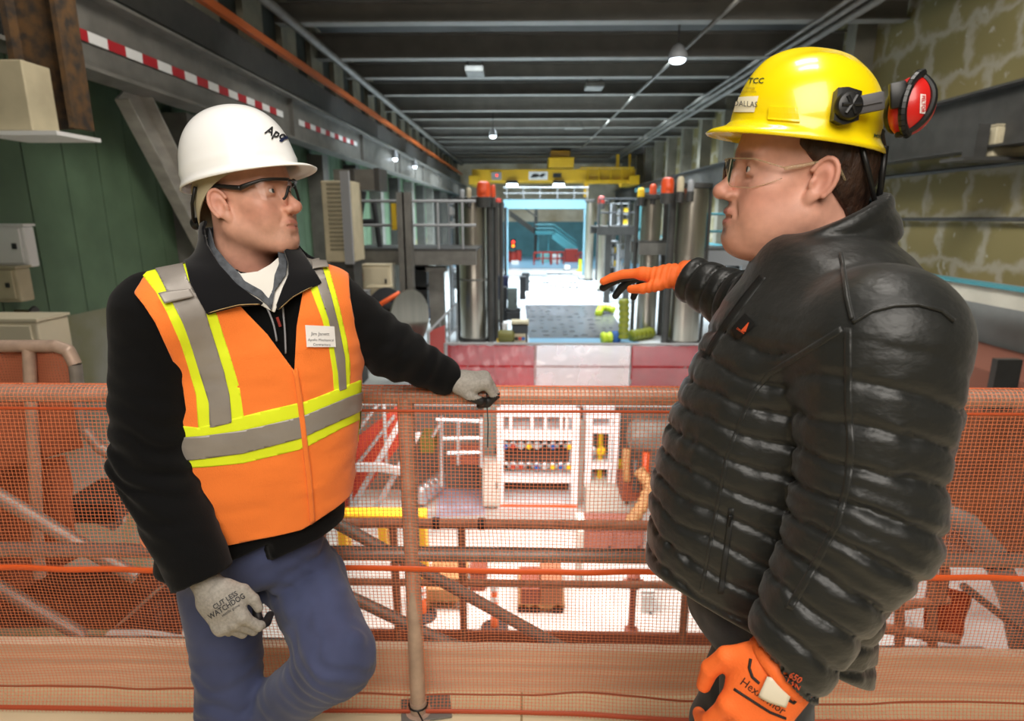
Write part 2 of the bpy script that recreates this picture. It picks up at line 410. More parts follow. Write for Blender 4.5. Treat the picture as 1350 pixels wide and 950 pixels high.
# right wall: plasterboard with pale filler along its joints
def drywall():
    m = mat('plasterboard', '7a7048', rough=.8); nt = m.node_tree; N = nt.nodes; L = nt.links; b = N['Principled BSDF']; tc = N['Texture Coordinate']
    br = N.new('ShaderNodeTexBrick'); br.offset = .5; br.inputs['Color1'].default_value = (*lin('7b7047'), 1); br.inputs['Color2'].default_value = (*lin('6f673f'), 1); br.inputs['Mortar'].default_value = (*lin('8f8a78'), 1)
    br.inputs['Scale'].default_value = 1; br.inputs['Brick Width'].default_value = 1.25; br.inputs['Row Height'].default_value = .95; br.inputs['Mortar Size'].default_value = .17; br.inputs['Mortar Smooth'].default_value = 1
    mp = N.new('ShaderNodeMapping'); mp.inputs['Rotation'].default_value = (0, R(90), R(90)); t = N.new('ShaderNodeTexNoise'); t.inputs['Scale'].default_value = 2.2; t.inputs['Detail'].default_value = 5
    sc_ = N.new('ShaderNodeVectorMath'); sc_.operation = 'MULTIPLY_ADD'; sc_.inputs[1].default_value = (.7, .7, .7); L.new(tc.outputs['Object'], t.inputs['Vector']); L.new(t.outputs['Color'], sc_.inputs[0]); L.new(tc.outputs['Object'], sc_.inputs[2])
    sp = N.new('ShaderNodeSeparateXYZ'); cb = N.new('ShaderNodeCombineXYZ'); L.new(sc_.outputs[0], sp.inputs[0]); L.new(sp.outputs[1], cb.inputs[0]); L.new(sp.outputs[2], cb.inputs[1]); L.new(cb.outputs[0], br.inputs['Vector'])
    w2 = N.new('ShaderNodeTexVoronoi'); w2.inputs['Scale'].default_value = 3.2; L.new(cb.outputs[0], w2.inputs['Vector']); mr = N.new('ShaderNodeMapRange'); mr.inputs[1].default_value = .10; mr.inputs[2].default_value = .16; mr.inputs[3].default_value = 1; mr.inputs[4].default_value = 0; L.new(w2.outputs['Distance'], mr.inputs[0])
    mx = N.new('ShaderNodeMix'); mx.data_type = 'RGBA'; mx.inputs[7].default_value = (*lin('939080'), 1); L.new(mr.outputs[0], mx.inputs[0]); L.new(br.outputs['Color'], mx.inputs[6]); L.new(mx.outputs[2], b.inputs['Base Color']); return m
m = MB(); m.box2((XR, -3, .35), (XR+.25, YE, ZC)); struct(m.build('wall_right', drywall()))
m = MB(); m.box2((XR, -3, PZ), (XR+.25, YE, .35)); struct(m.build('wall_right_lower', mat('grey_plaster', '8d9291', rough=.65, noise=.2, nscale=1.5)))
m = MB(); m.m = 0; m.box2((XL-.3, YE, HZ), (XR+.3, YE+.3, 1.1)); m.m = 1; m.box2((XL-.3, YE, 1.1), (XR+.3, YE+.3, ZC))
struct(m.build('wall_end', [mat('teal_wall', '51848c', rough=.6, noise=.25, nscale=1), mat('end_cream', 'd8cdb6', rough=.7, noise=.3, nscale=.6, col2='a89678')]))
m = MB(); m.box2((-6.5, -4, -.2), (9.5, -4.2, ZC)); struct(m.build('wall_back', CREAM))
m = MB(); m.box2((-6.6, -4.2, ZC), (9.6, YE+.3, ZC+.2)); struct(m.build('ceiling', mat('roof_deck', '2a2a28', rough=.8)))
# roof beams
LB = mat('beam_grey', '77746d', rough=.55, noise=.2, nscale=2)
def ibeam(m, a, b, h, w_, t=.03):
    a = np.asarray(a, float); b = np.asarray(b, float); d = b-a; L = np.linalg.norm(d); c = (a+b)/2; rz = math.atan2(d[1], d[0]); ry = -math.asin(d[2]/L)
    m.box(c, (L, t, h), rz, ry); M3 = Euler((0, ry, rz)).to_matrix()
    for s in (-1, 1): m.box(Vector(c)+M3@Vector((0, 0, s*h/2)), (L, w_, t*1.4), rz, ry)
for i in range(19):
    y = 1.2+i*2.9; m = MB(); ibeam(m, (XL+.05, y, 6.2), (XR-.05, y, 6.2), .62 if i % 3 == 0 else .42, .34); struct(m.build('ceiling_beam', LB))
    m = MB(); m.box((1.5, y+1.45, 6.45), (XR-XL-.1, .16, .2)); struct(m.build('ceiling_purlin', LB))
# crane runway beams along both walls
m = MB(); ibeam(m, (-5.2, -3, 3.66), (-5.2, YE-.3, 3.66), .86, .42, .03)
ys_ = P(382, 156, X=-5.18)[1]
for k in range(9): m.box((-5.2, ys_+k*6.0, 3.66), (.22, .03, .82))
struct(m.build('crane_beam', STEEL)); m = MB(); ibeam(m, (8.1, 2, 3.2), (8.1, YE-.3, 3.2), .95, .42, .03)
struct(m.build('crane_beam', DSTEEL))
# concrete corbels and posts under the runways
for k in range(14):
    y = 10.4+k*3.4
    m = MB(); m.box2((XL, y, -2 if y > 12 else PZ), (XL+.42, y+.5, 3.2)); struct(m.build('column', DSTEEL if k % 2 else STEEL))
    if y > 13: m = MB(); m.box2((XR-.5, y+3.2, HZ), (XR, y+3.7, 6.7)); struct(m.build('column', mat('column_grey', '7d796c', rough=.6, noise=.25, nscale=2)))
# ------------------------------------------------------------------ people: shared builders
def skin_mat():
    return mat('skin', 'c98d6f', rough=.48, spec=.4, sss=.05, attr='tone', bump=.10, bscale=650, noise=.08, nscale=60)
BLACK_PLASTIC = mat('black_plastic', '161616', rough=.38)
def lens_mat(name, tint):
    m = bpy.data.materials.new(name); m.use_nodes = True; N = m.node_tree.nodes; L = m.node_tree.links; N.remove(N['Principled BSDF'])
    t = N.new('ShaderNodeBsdfTransparent'); t.inputs[0].default_value = (*tint, 1); g = N.new('ShaderNodeBsdfGlossy'); g.inputs['Roughness'].default_value = .03
    fr = N.new('ShaderNodeFresnel'); fr.inputs[0].default_value = 1.25; mx = N.new('ShaderNodeMixShader')
    L.new(fr.outputs[0], mx.inputs[0]); L.new(t.outputs[0], mx.inputs[1]); L.new(g.outputs[0], mx.inputs[2]); L.new(mx.outputs[0], N['Material Output'].inputs[0]); return m
LENS = lens_mat('clear_lens', (.93, .95, .96))

def head_sdf(q, o):
    """head and neck, face towards -y, x to the person's left, origin between the eyes' corners and ears"""
    zl = o.get('zlow', 1.0); z = np.where(q[:, 2] < -.03, -.03+(q[:, 2]+.03)/zl, q[:, 2])
    x = np.abs(q[:, 0]); s = np.stack([x, q[:, 1], z], 1).astype(f32)
    jw = o.get('jaw', 1.0); open_ = o.get('open', 0.); full = o.get('full', 0.)
    d = ell(s, (0, .014, .045), (.075, .092, .086))
    d = smin(d, ell(s, (0, -.028, -.030), (.064*jw, .066, .090)), .03)
    d = smin(d, ell(s, (.046, -.056, -.026), (.021, .026, .021)), .025)
    d = smin(d, rc(s, (.055*jw, .006, -.062), (.020, -.074, -.106), .020, .015), .035)
    d = smin(d, ell(s, (0, -.086, -.103), (.021, .0165, .0165)), .018)
    d = smin(d, ell(s, (0, -.076, -.070), (.032, .0235, .032)), .026)
    if full: d = smin(d, ell(s, (.038, -.045, -.075), (.028, .034, .036)), .03); d = smin(d, ell(s, (0, -.045, -.118), (.04, .042, .02)), .03)
    d = smin(d, rc(s, (.006, -.091, .022), (.044, -.078, .021), .0105, .009), .018)
    d = smin(d, ell(s, (0, -.058, .05), (.058, .040, .045)), .03)
    d = smax(d, -ell(s, (.031, -.101, .001), (.019, .0145, .0105)), .014)
    lid = smax(np.sqrt(((s-A(.031, -.0775, .001))**2).sum(1))-f32(.0152), -ell(s, (.032, -.098, .0005), (.0125, .016, o.get('lid', .0037))), .002)
    d = smin(d, lid, .005)
    d = smin(d, chain(s, [(0, -.089, .016), (0, -.101, -.010), (0, -.117, -.034)], [.0075, .0088, .0115], .006), .012)
    d = smin(d, ell(s, (0, -.1185, -.0365), (.0125, .0125, .0108)), .008)
    d = smin(d, ell(s, (.0125, -.1035, -.0415), (.0092, .0125, .0082)), .006)
    d = smax(d, -ell(s, (.0065, -.111, -.0495), (.0042, .0062, .0042)), .004)
    d = smax(d, -rc(s, (.020, -.1015, -.047), (.032, -.091, -.068), .002, .001), .010)      # fold from nose to mouth
    d = smin(d, chain(s, [(0, -.1025, -.0665), (.012, -.1010, -.0660), (.029, -.0845, -.0705)], [.0050, .0046, .0025], .003), .007)
    d = smin(d, chain(s, [(0, -.1005, -.0790-open_), (.013, -.0975, -.0780-open_), (.029, -.0835, -.0720)], [.0056, .0050, .0025], .003), .007)
    d = smax(d, -chain(s, [(0, -.1080, -.0728-open_*.5), (.015, -.1022, -.0723-open_*.5), (.0315, -.0830, -.0712)], [.0024+open_*.55, .0020+open_*.4, .0004]), .0025)
    d = smax(d, -ell(s, (0, -.1095, -.0925-open_), (.017, .0085, .0055)), .008)
    d = smax(d, -rc(s, (.016, -.0965, -.013), (.042, -.083, -.014), .0022, .0015), .006)      # crease under the eye
    d = smin(d, ell(s, (.040, -.064, -.052), (.016, .018, .022)), .02)
    d = smax(d, -rc(s, (.050, -.086, .004), (.066, -.070, -.004), .0016, .001), .006)
    # ear
    a = R(24); tl = R(12)
    n = np.array([math.cos(a), -math.sin(a), 0]); u0 = np.array([math.sin(a), math.cos(a), 0]); v0 = np.array([0, 0, 1.])
    u = u0*math.cos(tl)+v0*math.sin(tl)*0.6; v = v0*math.cos(tl)+u0*math.sin(tl); v /= np.linalg.norm(v); u = u0-v*(u0@v); u /= np.linalg.norm(u)
    c = np.array([.079, .012, o.get('earz', -.008)]); ep = lambda a_, b_, n_=0: c+u*a_+v*b_+n*n_; M = np.stack([u, v, n], 1)
    ear = ell(s, ep(.001, .002), (.0165, .029, .0055), M)
    ear = smin(ear, ell(s, ep(-.006, -.026), (.0085, .011, .0055), M), .006)
    pts = [ep(.0185*math.cos(t)-.0005, .0305*math.sin(t)+.002, .004) for t in np.linspace(R(165), R(-50), 12)]
    ear = smin(ear, chain(s, pts, [.0036]*3+[.0042]*6+[.0038]*3), .004)
    ear = smax(ear, -ell(s, ep(-.001, -.003, .0075), (.0088, .0155, .0070), M), .004)
    ear = smax(ear, -chain(s, [ep(.0115*math.cos(t), .0225*math.sin(t)+.003, .0075) for t in np.linspace(R(120), R(-15), 6)], [.0026]*6), .003)
    ear = smin(ear, rc(s, ep(-.0125, -.006, .003), ep(-.012, -.012, .002), .0045, .004), .004)
    d = smin(d, ear, .007)
    nk = o['neck']; d = smin(d, chain(q, nk, o['neck_r'], .02), .03)
    return d
def head_tones(q, o):
    base = np.array(lin(o['skin'])); col = np.repeat(base[None], len(q), 0); x = np.abs(q[:, 0])
    red = np.array(lin(o.get('red', 'c06a50')))
    def mix(c, w): 
        nonlocal col; col = col*(1-w[:, None])+np.array(c)*w[:, None]
    g = lambda c, r: np.exp(-(((np.stack([x, q[:, 1], q[:, 2]], 1)-np.array(c))/np.array(r))**2).sum(1))
    mix(red, .45*g((0, -.12, -.038), (.02, .02, .016))); mix(red, .35*g((.05, -.06, -.04), (.028, .04, .028)))
    mix(red, .40*g((.088, .015, 0), (.02, .022, .04))); mix(red, .25*np.clip((-.10-q[:, 2])/.05, 0, 1))
    lips = np.maximum(g((0, -.105, -.0675), (.021, .014, .0045)), g((0, -.103, -.0795-o.get('open', 0)), (.020, .014, .0050)))
    mix(lin(o.get('lip', 'b06a5a')), np.clip(lips*1.25, 0, .8))
    brow = g((.030, -.088, .0215), (.020, .02, .0042)); mix(lin(o.get('brow', '5a4636')), np.clip(brow*1.3, 0, o.get('browd', .75)))
    for c, r, cc, k in o.get('beard', []): mix(lin(cc), np.clip(g(c, r)*k*(.75+.5*vnoise(q, 900)), 0, .85))
    blot = vnoise(q, 60)*.5+vnoise(q, 160, 3)*.3; return np.clip(col*(1+.12*blot[:, None]), 0, 1)
def head_frame(o):
    return np.array((Euler((0, 0, R(o['yaw']))).to_matrix() @ Euler((R(o['pitch']), 0, 0)).to_matrix() @ Euler((0, R(o['roll']), 0)).to_matrix()))
def make_eyes(o, root):
    RM = head_frame(o); loc = np.array(o['loc']); S = o.get('scale', 1)
    W = mat('eye_white', 'd8ccc4', rough=.2); I = mat('iris', o.get('iris', '4a3a2c'), rough=.15); K = mat('pupil', '080808', rough=.1)
    for sx in (-1, 1):
        m = MB(); c = np.array([sx*.031, -.0775, .001]); gz = np.array([sx*.0+o.get('gaze', 0), -1, o.get('gazez', 0.)]); gz /= np.linalg.norm(gz); u, v, d = frame_of(gz)
        rows = [0, 12, 26, 27, 50, 90, 135, 180]
        V = []; seg = 20
        for a in rows:
            for k in range(seg):
                t = 2*math.pi*k/seg; V.append(c+.0138*(math.cos(R(a))*d+math.sin(R(a))*(math.cos(t)*u+math.sin(t)*v)))
        for i in range(len(rows)-1):
            m.m = 2 if i == 0 else 1 if i < 2 else 0
            m.F += [(i*seg+k, (i+1)*seg+k, (i+1)*seg+(k+1) % seg, i*seg+(k+1) % seg) for k in range(seg)]; m.M += [m.m]*seg
        m.V = [tuple(loc+S*(RM@p)) for p in V]; m.build('eye', [W, I, K], root, True)
def hat_mesh(o, name, m, root):
    """shell of a hard hat in head coordinates: rim, dome, brim"""
    RM = head_frame(o); loc = np.array(o['loc']); S = o.get('scale', 1); H = o['hat']; seg = 96; V = []
    Rh = np.array(Euler((R(H.get('tilt', 0)), 0, 0)).to_matrix())
    th = np.arange(seg)*2*math.pi/seg                       # 0 = front (-y)
    fr = np.cos(th); bw = H['brim0']+H['brim']*np.maximum(fr, 0)**H.get('bpow', 1.6)+H.get('back', 0)*np.maximum(-fr, 0)**2
    L, Wd, hh = H['len'], H['wid'], H['h']; rows = []
    for k, t in enumerate((1, .8, .55, .3, .12)):
        rows.append((bw*t, H['drop']*(-t)-(.0035 if k == 0 else 0)+0*th))
    ring = []
    def pt(rad_scale, extra, z):
        x = np.sin(th)*(Wd*rad_scale+extra*.8+0*th); y = -np.cos(th)*(L*rad_scale+extra)
        return np.stack([x, y, z+0*th], 1)
    for e, z in rows: ring.append(pt(1.0, e+.003, z+H.get('wave', 0)*np.cos(2*th)))
    n = 26; ex = H.get('ex', 2.35)
    for k in range(n):
        f = (k/(n-1))*math.pi/2*.985; r = math.cos(f)**(2/ex); z = .006+hh*math.sin(f)**(2/ex)
        p = pt(r, 0, z); rg = H.get('ridge', 0)
        if rg:
            w_ = np.exp(-(p[:, 0]/.026)**2)*np.clip((z-.045)/.05, 0, 1)*np.clip((.10-p[:, 1])/.06, 0, 1); p[:, 2] += rg*w_; p[:, 1] -= .6*rg*w_*np.maximum(fr, 0)
            for s_ in (-1, 1):
                w2 = np.exp(-((p[:, 0]-s_*(.052+.1*(p[:, 1]*0)))/.012)**2)*np.clip((z-.07)/.04, 0, 1); p[:, 2] += rg*.35*w2
        gut = H.get('gutter', 0)*math.exp(-((z-.018)/.012)**2); p[:, :2] *= 1+gut/.12
        ring.append(p)
    ring = [p@Rh.T+np.array(H['c']) for p in ring]; V = np.concatenate(ring); nr = len(ring)
    Fs = [(i*seg+k, (i+1)*seg+k, (i+1)*seg+(k+1) % seg, i*seg+(k+1) % seg) for i in range(nr-1) for k in range(seg)]+[tuple((nr-1)*seg+k for k in range(seg))]
    V = loc+S*(V@RM.T); ob = mesh_obj(name, V, Fs, m, root, True)
    # make sure normals face outwards, then give the shell its thickness
    bm = bmesh.new(); bm.from_mesh(ob.data); bmesh.ops.recalc_face_normals(bm, faces=bm.faces)
    top = max(bm.faces, key=lambda f: f.calc_center_median().z)
    if top.normal.z < 0: bmesh.ops.reverse_faces(bm, faces=bm.faces)
    bm.to_mesh(ob.data); bm.free(); md = ob.modifiers.new('thick', 'SOLIDIFY'); md.thickness = .0032; md.offset = -1
    return ob, V, Fs
def head_band(o, name, m, root, z0, z1, back_drop, rx, ry, cy=.012):
    """the harness band inside the hat"""
    RM = head_frame(o); loc = np.array(o['loc']); S = o.get('scale', 1); H = o['hat']; seg = 64; V = []
    for zz, t in ((z0, 0), (z1, 0), (z1, -.002), (z0, -.002)):
        for k in range(seg):
            a = 2*math.pi*k/seg; b = ((1-math.cos(a))/2)**2.2; V.append((math.sin(a)*(rx+t), cy-math.cos(a)*(ry+t), zz-(back_drop*b if zz == z0 else back_drop*.45*b)))
    V = loc+S*(np.array(V)@RM.T); return mesh_obj(name, V, [(i*seg+k, i*seg+(k+1) % seg, ((i+1) % 4)*seg+(k+1) % seg, ((i+1) % 4)*seg+k) for i in range(4) for k in range(seg)], m, root, 40)
def glasses(o, root, frame, G):
    RM = head_frame(o); loc = np.array(o['loc']); S = o.get('scale', 1); T = lambda V: loc+S*(np.array(V)@RM.T)
    g = bpy.data.objects.new('safety_glasses', None); COL.objects.link(g); g.location = T([(0, -.1, 0)])[0]; attach(g, root)
    zc = G.get('z', 0.); hx = G.get('half', .076); yb = -.030; dep = G.get('dep', .086)
    def sp(t, z): return (hx*math.sin(t)*(1-.25*max(0, -z)/.03*0), yb-dep*math.cos(t)-.004*(1-abs(math.sin(t))), z+zc)
    def zlo(t):                               # lower edge of a lens, by angle
        a = abs(t); return -.026+.028*math.exp(-((a-R(8))/R(9))**2)+.018*max(0, (a-R(48))/R(32))**1.4
    def zhi(t): a = abs(t); return .0175-.010*max(0, (a-R(50))/R(30))
    for sx in (-1, 1):
        V = []; n, m_ = 26, 8
        for i in range(n):
            t = sx*(R(7)+(R(80)-R(7))*i/(n-1))
            for j in range(m_): V.append(sp(t, zlo(t)+(zhi(t)-zlo(t))*j/(m_-1)))
        Fs = [(i*m_+j, i*m_+j+1, (i+1)*m_+j+1, (i+1)*m_+j) for i in range(n-1) for j in range(m_-1)]
        ob = mesh_obj('lens', T(V), Fs, LENS, g, True)
        rim = MB(); pts = [sp(sx*R(a), zhi(sx*R(a))) for a in np.linspace(7, 80, 20)]
        rim.tube(T(pts), .0011*S if not G['thick'] else .0034*S, 8)
        if G['thick']: rim.tube(T([sp(sx*R(a), zlo(sx*R(a))) for a in np.linspace(7, 24, 8)]), .0030*S, 8); rim.tube(T([sp(sx*R(a), zhi(sx*R(a))) for a in np.linspace(50, 80, 8)]), np.linspace(.003, .0055, 8)*S, 8)
        else: rim.tube(T([sp(sx*R(a), zlo(sx*R(a))) for a in np.linspace(7, 80, 24)]), .0007*S, 8)
        rim.build('rim', frame, g, True)
        e = np.array(sp(sx*R(80), zhi(R(80))-.001)); tm = MB(); hz = e[2]
        p = np.array([e, (sx*.0765, -.02, hz+.004+G.get('rise', 0)*.4), (sx*.080, .010, hz+.010+G.get('rise', 0)), (sx*.079, .030, hz+.004+G.get('rise', 0)), (sx*.074, .046, hz-.016+G.get('rise', 0))])
        tt = np.linspace(0, 4, 24); pp = np.stack([np.interp(tt, range(5), p[:, i]) for i in range(3)], 1)
        for _ in range(3): pp[1:-1] = (pp[:-2]+2*pp[1:-1]+pp[2:])/4
        tm.tube(T(pp), np.linspace(.0055, .0036, 24)*S if G['thick'] else np.linspace(.0030, .0022, 24)*S, 8); tm.build('temple', frame, g, True)
    br = MB(); br.tube(T([sp(R(a), zhi(0)-.002) for a in np.linspace(-8, 8, 8)]), .0024*S, 8); br.build('bridge', frame, g, True)
    return g

FING = [(.026, .087, (.042, .026, .022), .0104), (.006, .092, (.046, .030, .024), .0106), (-.015, .088, (.042, .028, .023), .0100), (-.034, .078, (.033, .021, .020), .0090)]
def hand_sdf(q, sx, pose):
    """hand in its own frame: fingers +y, back of the hand +z, thumb on the sx side; pose = curls per finger, spread, thumb points"""
    s = (q*A(sx, 1, 1)).astype(f32)
    d = boxs(s, (-.003, .050, 0), (.041, .045, .0155), rad=.014)
    d = smin(d, rc(s, (-.002, -.035, 0), (-.002, .02, 0), .031, .032, flat=(0, 0, 1), fs=1.25), .025)
    d = smin(d, ell(s, (.026, .036, -.010), (.018, .032, .015)), .015)
    cent = None
    for f, (x, y, ln, r) in enumerate(FING):
        c = pose['curl'][f]; p = np.array([x, y-.004, .002]); a = 0; dirx = math.sin(R(pose.get('spread', 3)*(1.2-f*.9))); pts = [p.copy()]
        for k in range(3):
            a += R(c[k]); p = p+ln[k]*np.array([dirx*math.cos(a), math.cos(a), -math.sin(a)]); pts.append(p.copy())
        fd = chain(s, pts, [r*1.08, r, r*.93, r*.82], .002)
        cent = fd if cent is None else smin(cent, fd, .0015)
    d = smin(d, cent, .009)
    t = pose.get('thumb', [(.024, .018, -.006), (.050, .045, -.014), (.060, .075, -.018), (.062, .100, -.020)])
    d = smin(d, chain(s, t, [.0155, .0125, .0112, .0092], .003), .008)
    if pose.get('ribs'): d = d - (.0011*np.sin(s[:, 1]*2*math.pi/.013)*np.clip((.07-s[:, 1])/.01, 0, 1)).astype(f32)
    return d
def make_hand(wrist, ydir, zdir, sx, pose, h=.0024, scale=1.06):
    y = np.array(ydir, float); y /= np.linalg.norm(y); z = np.array(zdir, float); z -= y*(z@y); z /= np.linalg.norm(z); M = np.stack([np.cross(y, z), y, z], 1)
    V, Q = surf(lambda p: hand_sdf(p, sx, pose), (-.085, -.07, -.11), (.085, .20, .05), h)
    return np.array(wrist)+scale*(V@M.T), Q, V*np.array([sx, 1, 1])
def cloth(name, f, lo, hi, h, m, root, smooth_it=0, disp=None):
    V, Q = surf(f, lo, hi, h); o = mesh_obj(name, V, Q, m, root, True); return o, V, Q
def shell(name, V, T, m, root, off=0., thick=.0015, smooth=True, label=None, up=None):
    """a sheet of cloth lying `off` above the surface V,T"""
    N = vnormals(V, T); o = mesh_obj(name, V+N*off, T, m, root, smooth, label=label)
    md = o.modifiers.new('thick', 'SOLIDIFY'); md.thickness = thick; md.offset = 1; return o
def vec_mix(a, b, t): return np.asarray(a)*(1-t)+np.asarray(b)*t
# ------------------------------------------------------------------ the man in the white hard hat
LM = thing('person', 'person in white hard hat and orange safety vest, one hand resting on the railing', 'person', (-.6, 1.35, 0))
LO = dict(loc=(-.636, 1.43, 1.603), yaw=78, pitch=-9, roll=2, scale=1.02, earz=-.016, skin='d6a088', red='c9786a', lip='b4685a', brow='6b503c', browd=.5, jaw=.96, iris='3c464a', lid=.0046, zlow=1.09, gaze=.12,
          neck=[(0, .028, -.05), (.012, .045, -.115), (.03, .055, -.21)], neck_r=[.058, .060, .064],
          beard=[((0, -.095, -.10), (.04, .03, .03), '9a8275', .35), ((.04, -.05, -.09), (.03, .05, .03), '9a8275', .22)],
          hat=dict(c=(0, .002, .050), len=.128, wid=.109, h=.143, brim0=.006, brim=.040, bpow=2.2, drop=.010, ex=2.3, gutter=.003, tilt=-2))
def build_head(o, root, name='body'):
    RM = head_frame(o); loc = np.array(o['loc']); S = o.get('scale', 1)
    V, Q = surf(lambda p: head_sdf(p, o), (-.13, -.15, -.24), (.13, .15, .15), .0021)
    ob = mesh_obj(name, loc+S*(V@RM.T), Q, skin_mat(), root, True); set_colors(ob, head_tones(V, o)); make_eyes(o, root); return V
build_head(LO, LM)
WHITE_SHELL = mat('white_hat_shell', 'f3f3f1', rough=.28, coat=.3)
hat, HV, HF = hat_mesh(LO, 'hard_hat', WHITE_SHELL, LM); hat_tree = bvh(HV, HF)
BEIGE = mat('beige_band', 'b9ad8e', rough=.6)
head_band(LO, 'harness_band', BEIGE, hat, .052, .075, .125, .087, .106)
kn = MB(); c0 = np.array(LO['loc'])+head_frame(LO)@np.array([-.03, .122, -.038]); ax = head_frame(LO)@np.array([-.1, 1, -.1]); kn.lathe(c0-ax*.008, [(.012, 0), (.014, .004), (.014, .014), (.011, .018)], 20, ax); kn.build('ratchet_knob', BLACK_PLASTIC, hat, 40)
st = MB(); lw = lambda p: np.array(LO['loc'])+head_frame(LO)@np.array(p); st.tube([lw((-.085, .06, .03)), lw((-.075, .085, .0)), lw((-.05, .112, -.03)), lw((-.03, .122, -.045))], .004, 6); st.build('nape_strap', BLACK_PLASTIC, hat, True)
drape_text('lettering', hat_tree, 'Apollo', (371, 179), 12, 20, mat('ink_black', '101014', rough=.5), hat, bold=True, shear=.15)
V_, F_ = drape_strip(hat_tree, [(367, 186.5), (371, 181.5), (379, 179)], [(371, 187.5), (374.5, 184), (380.5, 182.5)], 10, 4, .002); mesh_obj('emblem', V_, F_, mat('navy_ink', '14204a', rough=.5), hat)
glasses(LO, LM, BLACK_PLASTIC, dict(thick=True, z=.004, rise=.004))

# joints, measured in the place
sR, eR, wR = P(203, 412, Y=1.28), P(200, 606, Y=1.25), P(268, 762, Y=1.19)
sL, eL, wL = P(425, 395, Y=1.46), P(518, 462, Y=1.55), P(596, 500, Y=1.63)
nB = P(332, 350, Y=1.415)
TY = 1.42; rows = [(372, 232, 436), (400, 214, 452), (450, 205, 461), (510, 208, 457), (560, 214, 454), (620, 218, 449), (660, 220, 447), (700, 222, 445), (735, 224, 446), (765, 222, 450)]
tz = []; tx = []; trx = []; 
for y, xa, xb in rows:
    a, b = P(xa, y, Y=TY), P(xb, y, Y=TY); tz.append(a[2]); tx.append((a[0]+b[0])/2); trx.append((b[0]-a[0])/2*1.03)
try_ = [.095, .118, .140, .143, .143, .143, .141, .139, .139, .137]
def lm_torso(p):
    d = loft(p, tz, tx, TY, trx, try_, R(20), 2.4, .03)
    d = smin(d, rc(p, nB-A(0, 0, .05), sR+A(.03, 0, -.01), .078, .082), .05)
    return smin(d, rc(p, nB-A(0, 0, .05), sL+A(-.02, 0, -.005), .078, .079), .05)
_a, _b = P(300, 756, Y=1.30), P(447, 700, Y=1.40); hx0, hz0, hx1, hz1 = _a[0], _a[2], _b[0], _b[2]
def lm_folds(p):
    return (.0035*vnoise(p, (9, 9, 22), 1)+.0018*vnoise(p, (22, 22, 48), 2)).astype(f32)
def lm_jacket(p):
    t = smax(lm_torso(p), (hz0+(hz1-hz0)*np.clip((p[:, 0]-hx0)/(hx1-hx0), -.3, 1.2)-p[:, 2]).astype(f32), .012)
    aR = chain(p, [sR, eR, wR], [.085, .080, .066], .02); aL = chain(p, [sL, eL, wL], [.081, .071, .048], .03)
    # folds at the bends
    for c, r, w_ in ((eR, .16, .0055), (eL, .15, .005)):
        k = np.exp(-(((p-A(*c))/f32(r))**2).sum(1)); t2 = np.sin((p[:, 2]*1.0+p[:, 0]*.55+.02*vnoise(p, 14, 5))*2*math.pi/.052)
        if c is eR: aR = aR-(k*w_*t2).astype(f32)
        else: aL = aL-(k*w_*np.sin((p[:, 0]*.8-p[:, 2]*.5+.015*vnoise(p, 14, 5))*2*math.pi/.05)).astype(f32)
    d = smin(smin(t, aR, .022), aL, .022)
    d = smax(d, -rc(p, wR, wR+(wR-eR)*.5, .054, .054), .003)            # open cuffs
    d = smax(d, (p-A(*(wR+(wR-eR)*.03)))@A(*((wR-eR)/np.linalg.norm(wR-eR))), .004) if False else d
    for w_, e_ in ((wR, eR), (wL, eL)):
        u = (w_-e_)/np.linalg.norm(w_-e_); pl = (p-A(*w_))@A(*u); near = np.sqrt(((p-A(*w_))**2).sum(1)) < .16
        d = np.where(near, smax(d, pl, .006), d)
    d = smax(d, -rc(p, nB-A(.0, .0, .03), nB+A(-.02, .02, .2), .078, .085), .008)
    return d - lm_folds(p)
FLEECE = mat('black_fleece', '0a0a0b', rough=.95, sheen=.06, spec=.15, bump=.25, bscale=500)
jack, JV, JQ = cloth('jacket', lm_jacket, (-1.12, 1.0, .55), (-.02, 1.8, 1.56), .0062, FLEECE, LM)

# vest: a shell over the torso, cut along its edges
VV, VQ = surf(lambda p: lm_torso(p)-f32(.012)-lm_folds(p)*f32(.7), (-1.08, 1.08, .62), (-.15, 1.75, 1.56), .006); VT = tris_of(VQ); VN = vnormals(VV, VT)
def is_front(V, N): return ((V-EYE)*N).sum(1) < 0
def band_z(V): return V[:, 2]
xy = pix(VV); front = is_front(VV, VN)
u20 = np.array([math.cos(R(20)), math.sin(R(20))]); lat = (VV[:, :2]-np.array([np.mean(tx), TY]))@u20      # sideways across the chest
# edges seen from the front, and the same garment carried round the back
hem_z = np.interp(lat, [-.22, .0, .10, .17, .22], [P(300, 722, Y=1.27)[2], P(385, 706, Y=1.30)[2], P(425, 692, Y=1.35)[2], P(446, 668, Y=1.40)[2], P(449, 655, Y=1.43)[2]])
s_hem = VV[:, 2]-hem_z
def axd(V, a, b): 
    a = np.array(a); d = np.array(b)-a; t = np.clip(((V-a)@d)/(d@d), 0, 1); return np.linalg.norm(V-a-t[:, None]*d, axis=1)
s_arm = np.where(VV[:, 2] > 1.05, axd(VV, sR+np.array([-.075, -.03, .03]), eR+np.array([-.06, 0, .1]))-.095, 1)
s_armL = np.where(VV[:, 2] > 1.0, axd(VV, sL+np.array([.085, .03, -.01]), eL+np.array([.05, .02, -.05]))-.075, 1)
vneck = [(262, 330), (318, 405), (352, 440), (388, 489), (391, 430), (400, 380), (388, 322), (300, 300)]
s_neck = np.where(front, -inpoly(xy, vneck), 50)/600
armhole = [(60, 395), (152, 402), (172, 380), (190, 402), (205, 425), (222, 462), (240, 500), (246, 540), (236, 575), (60, 700)]
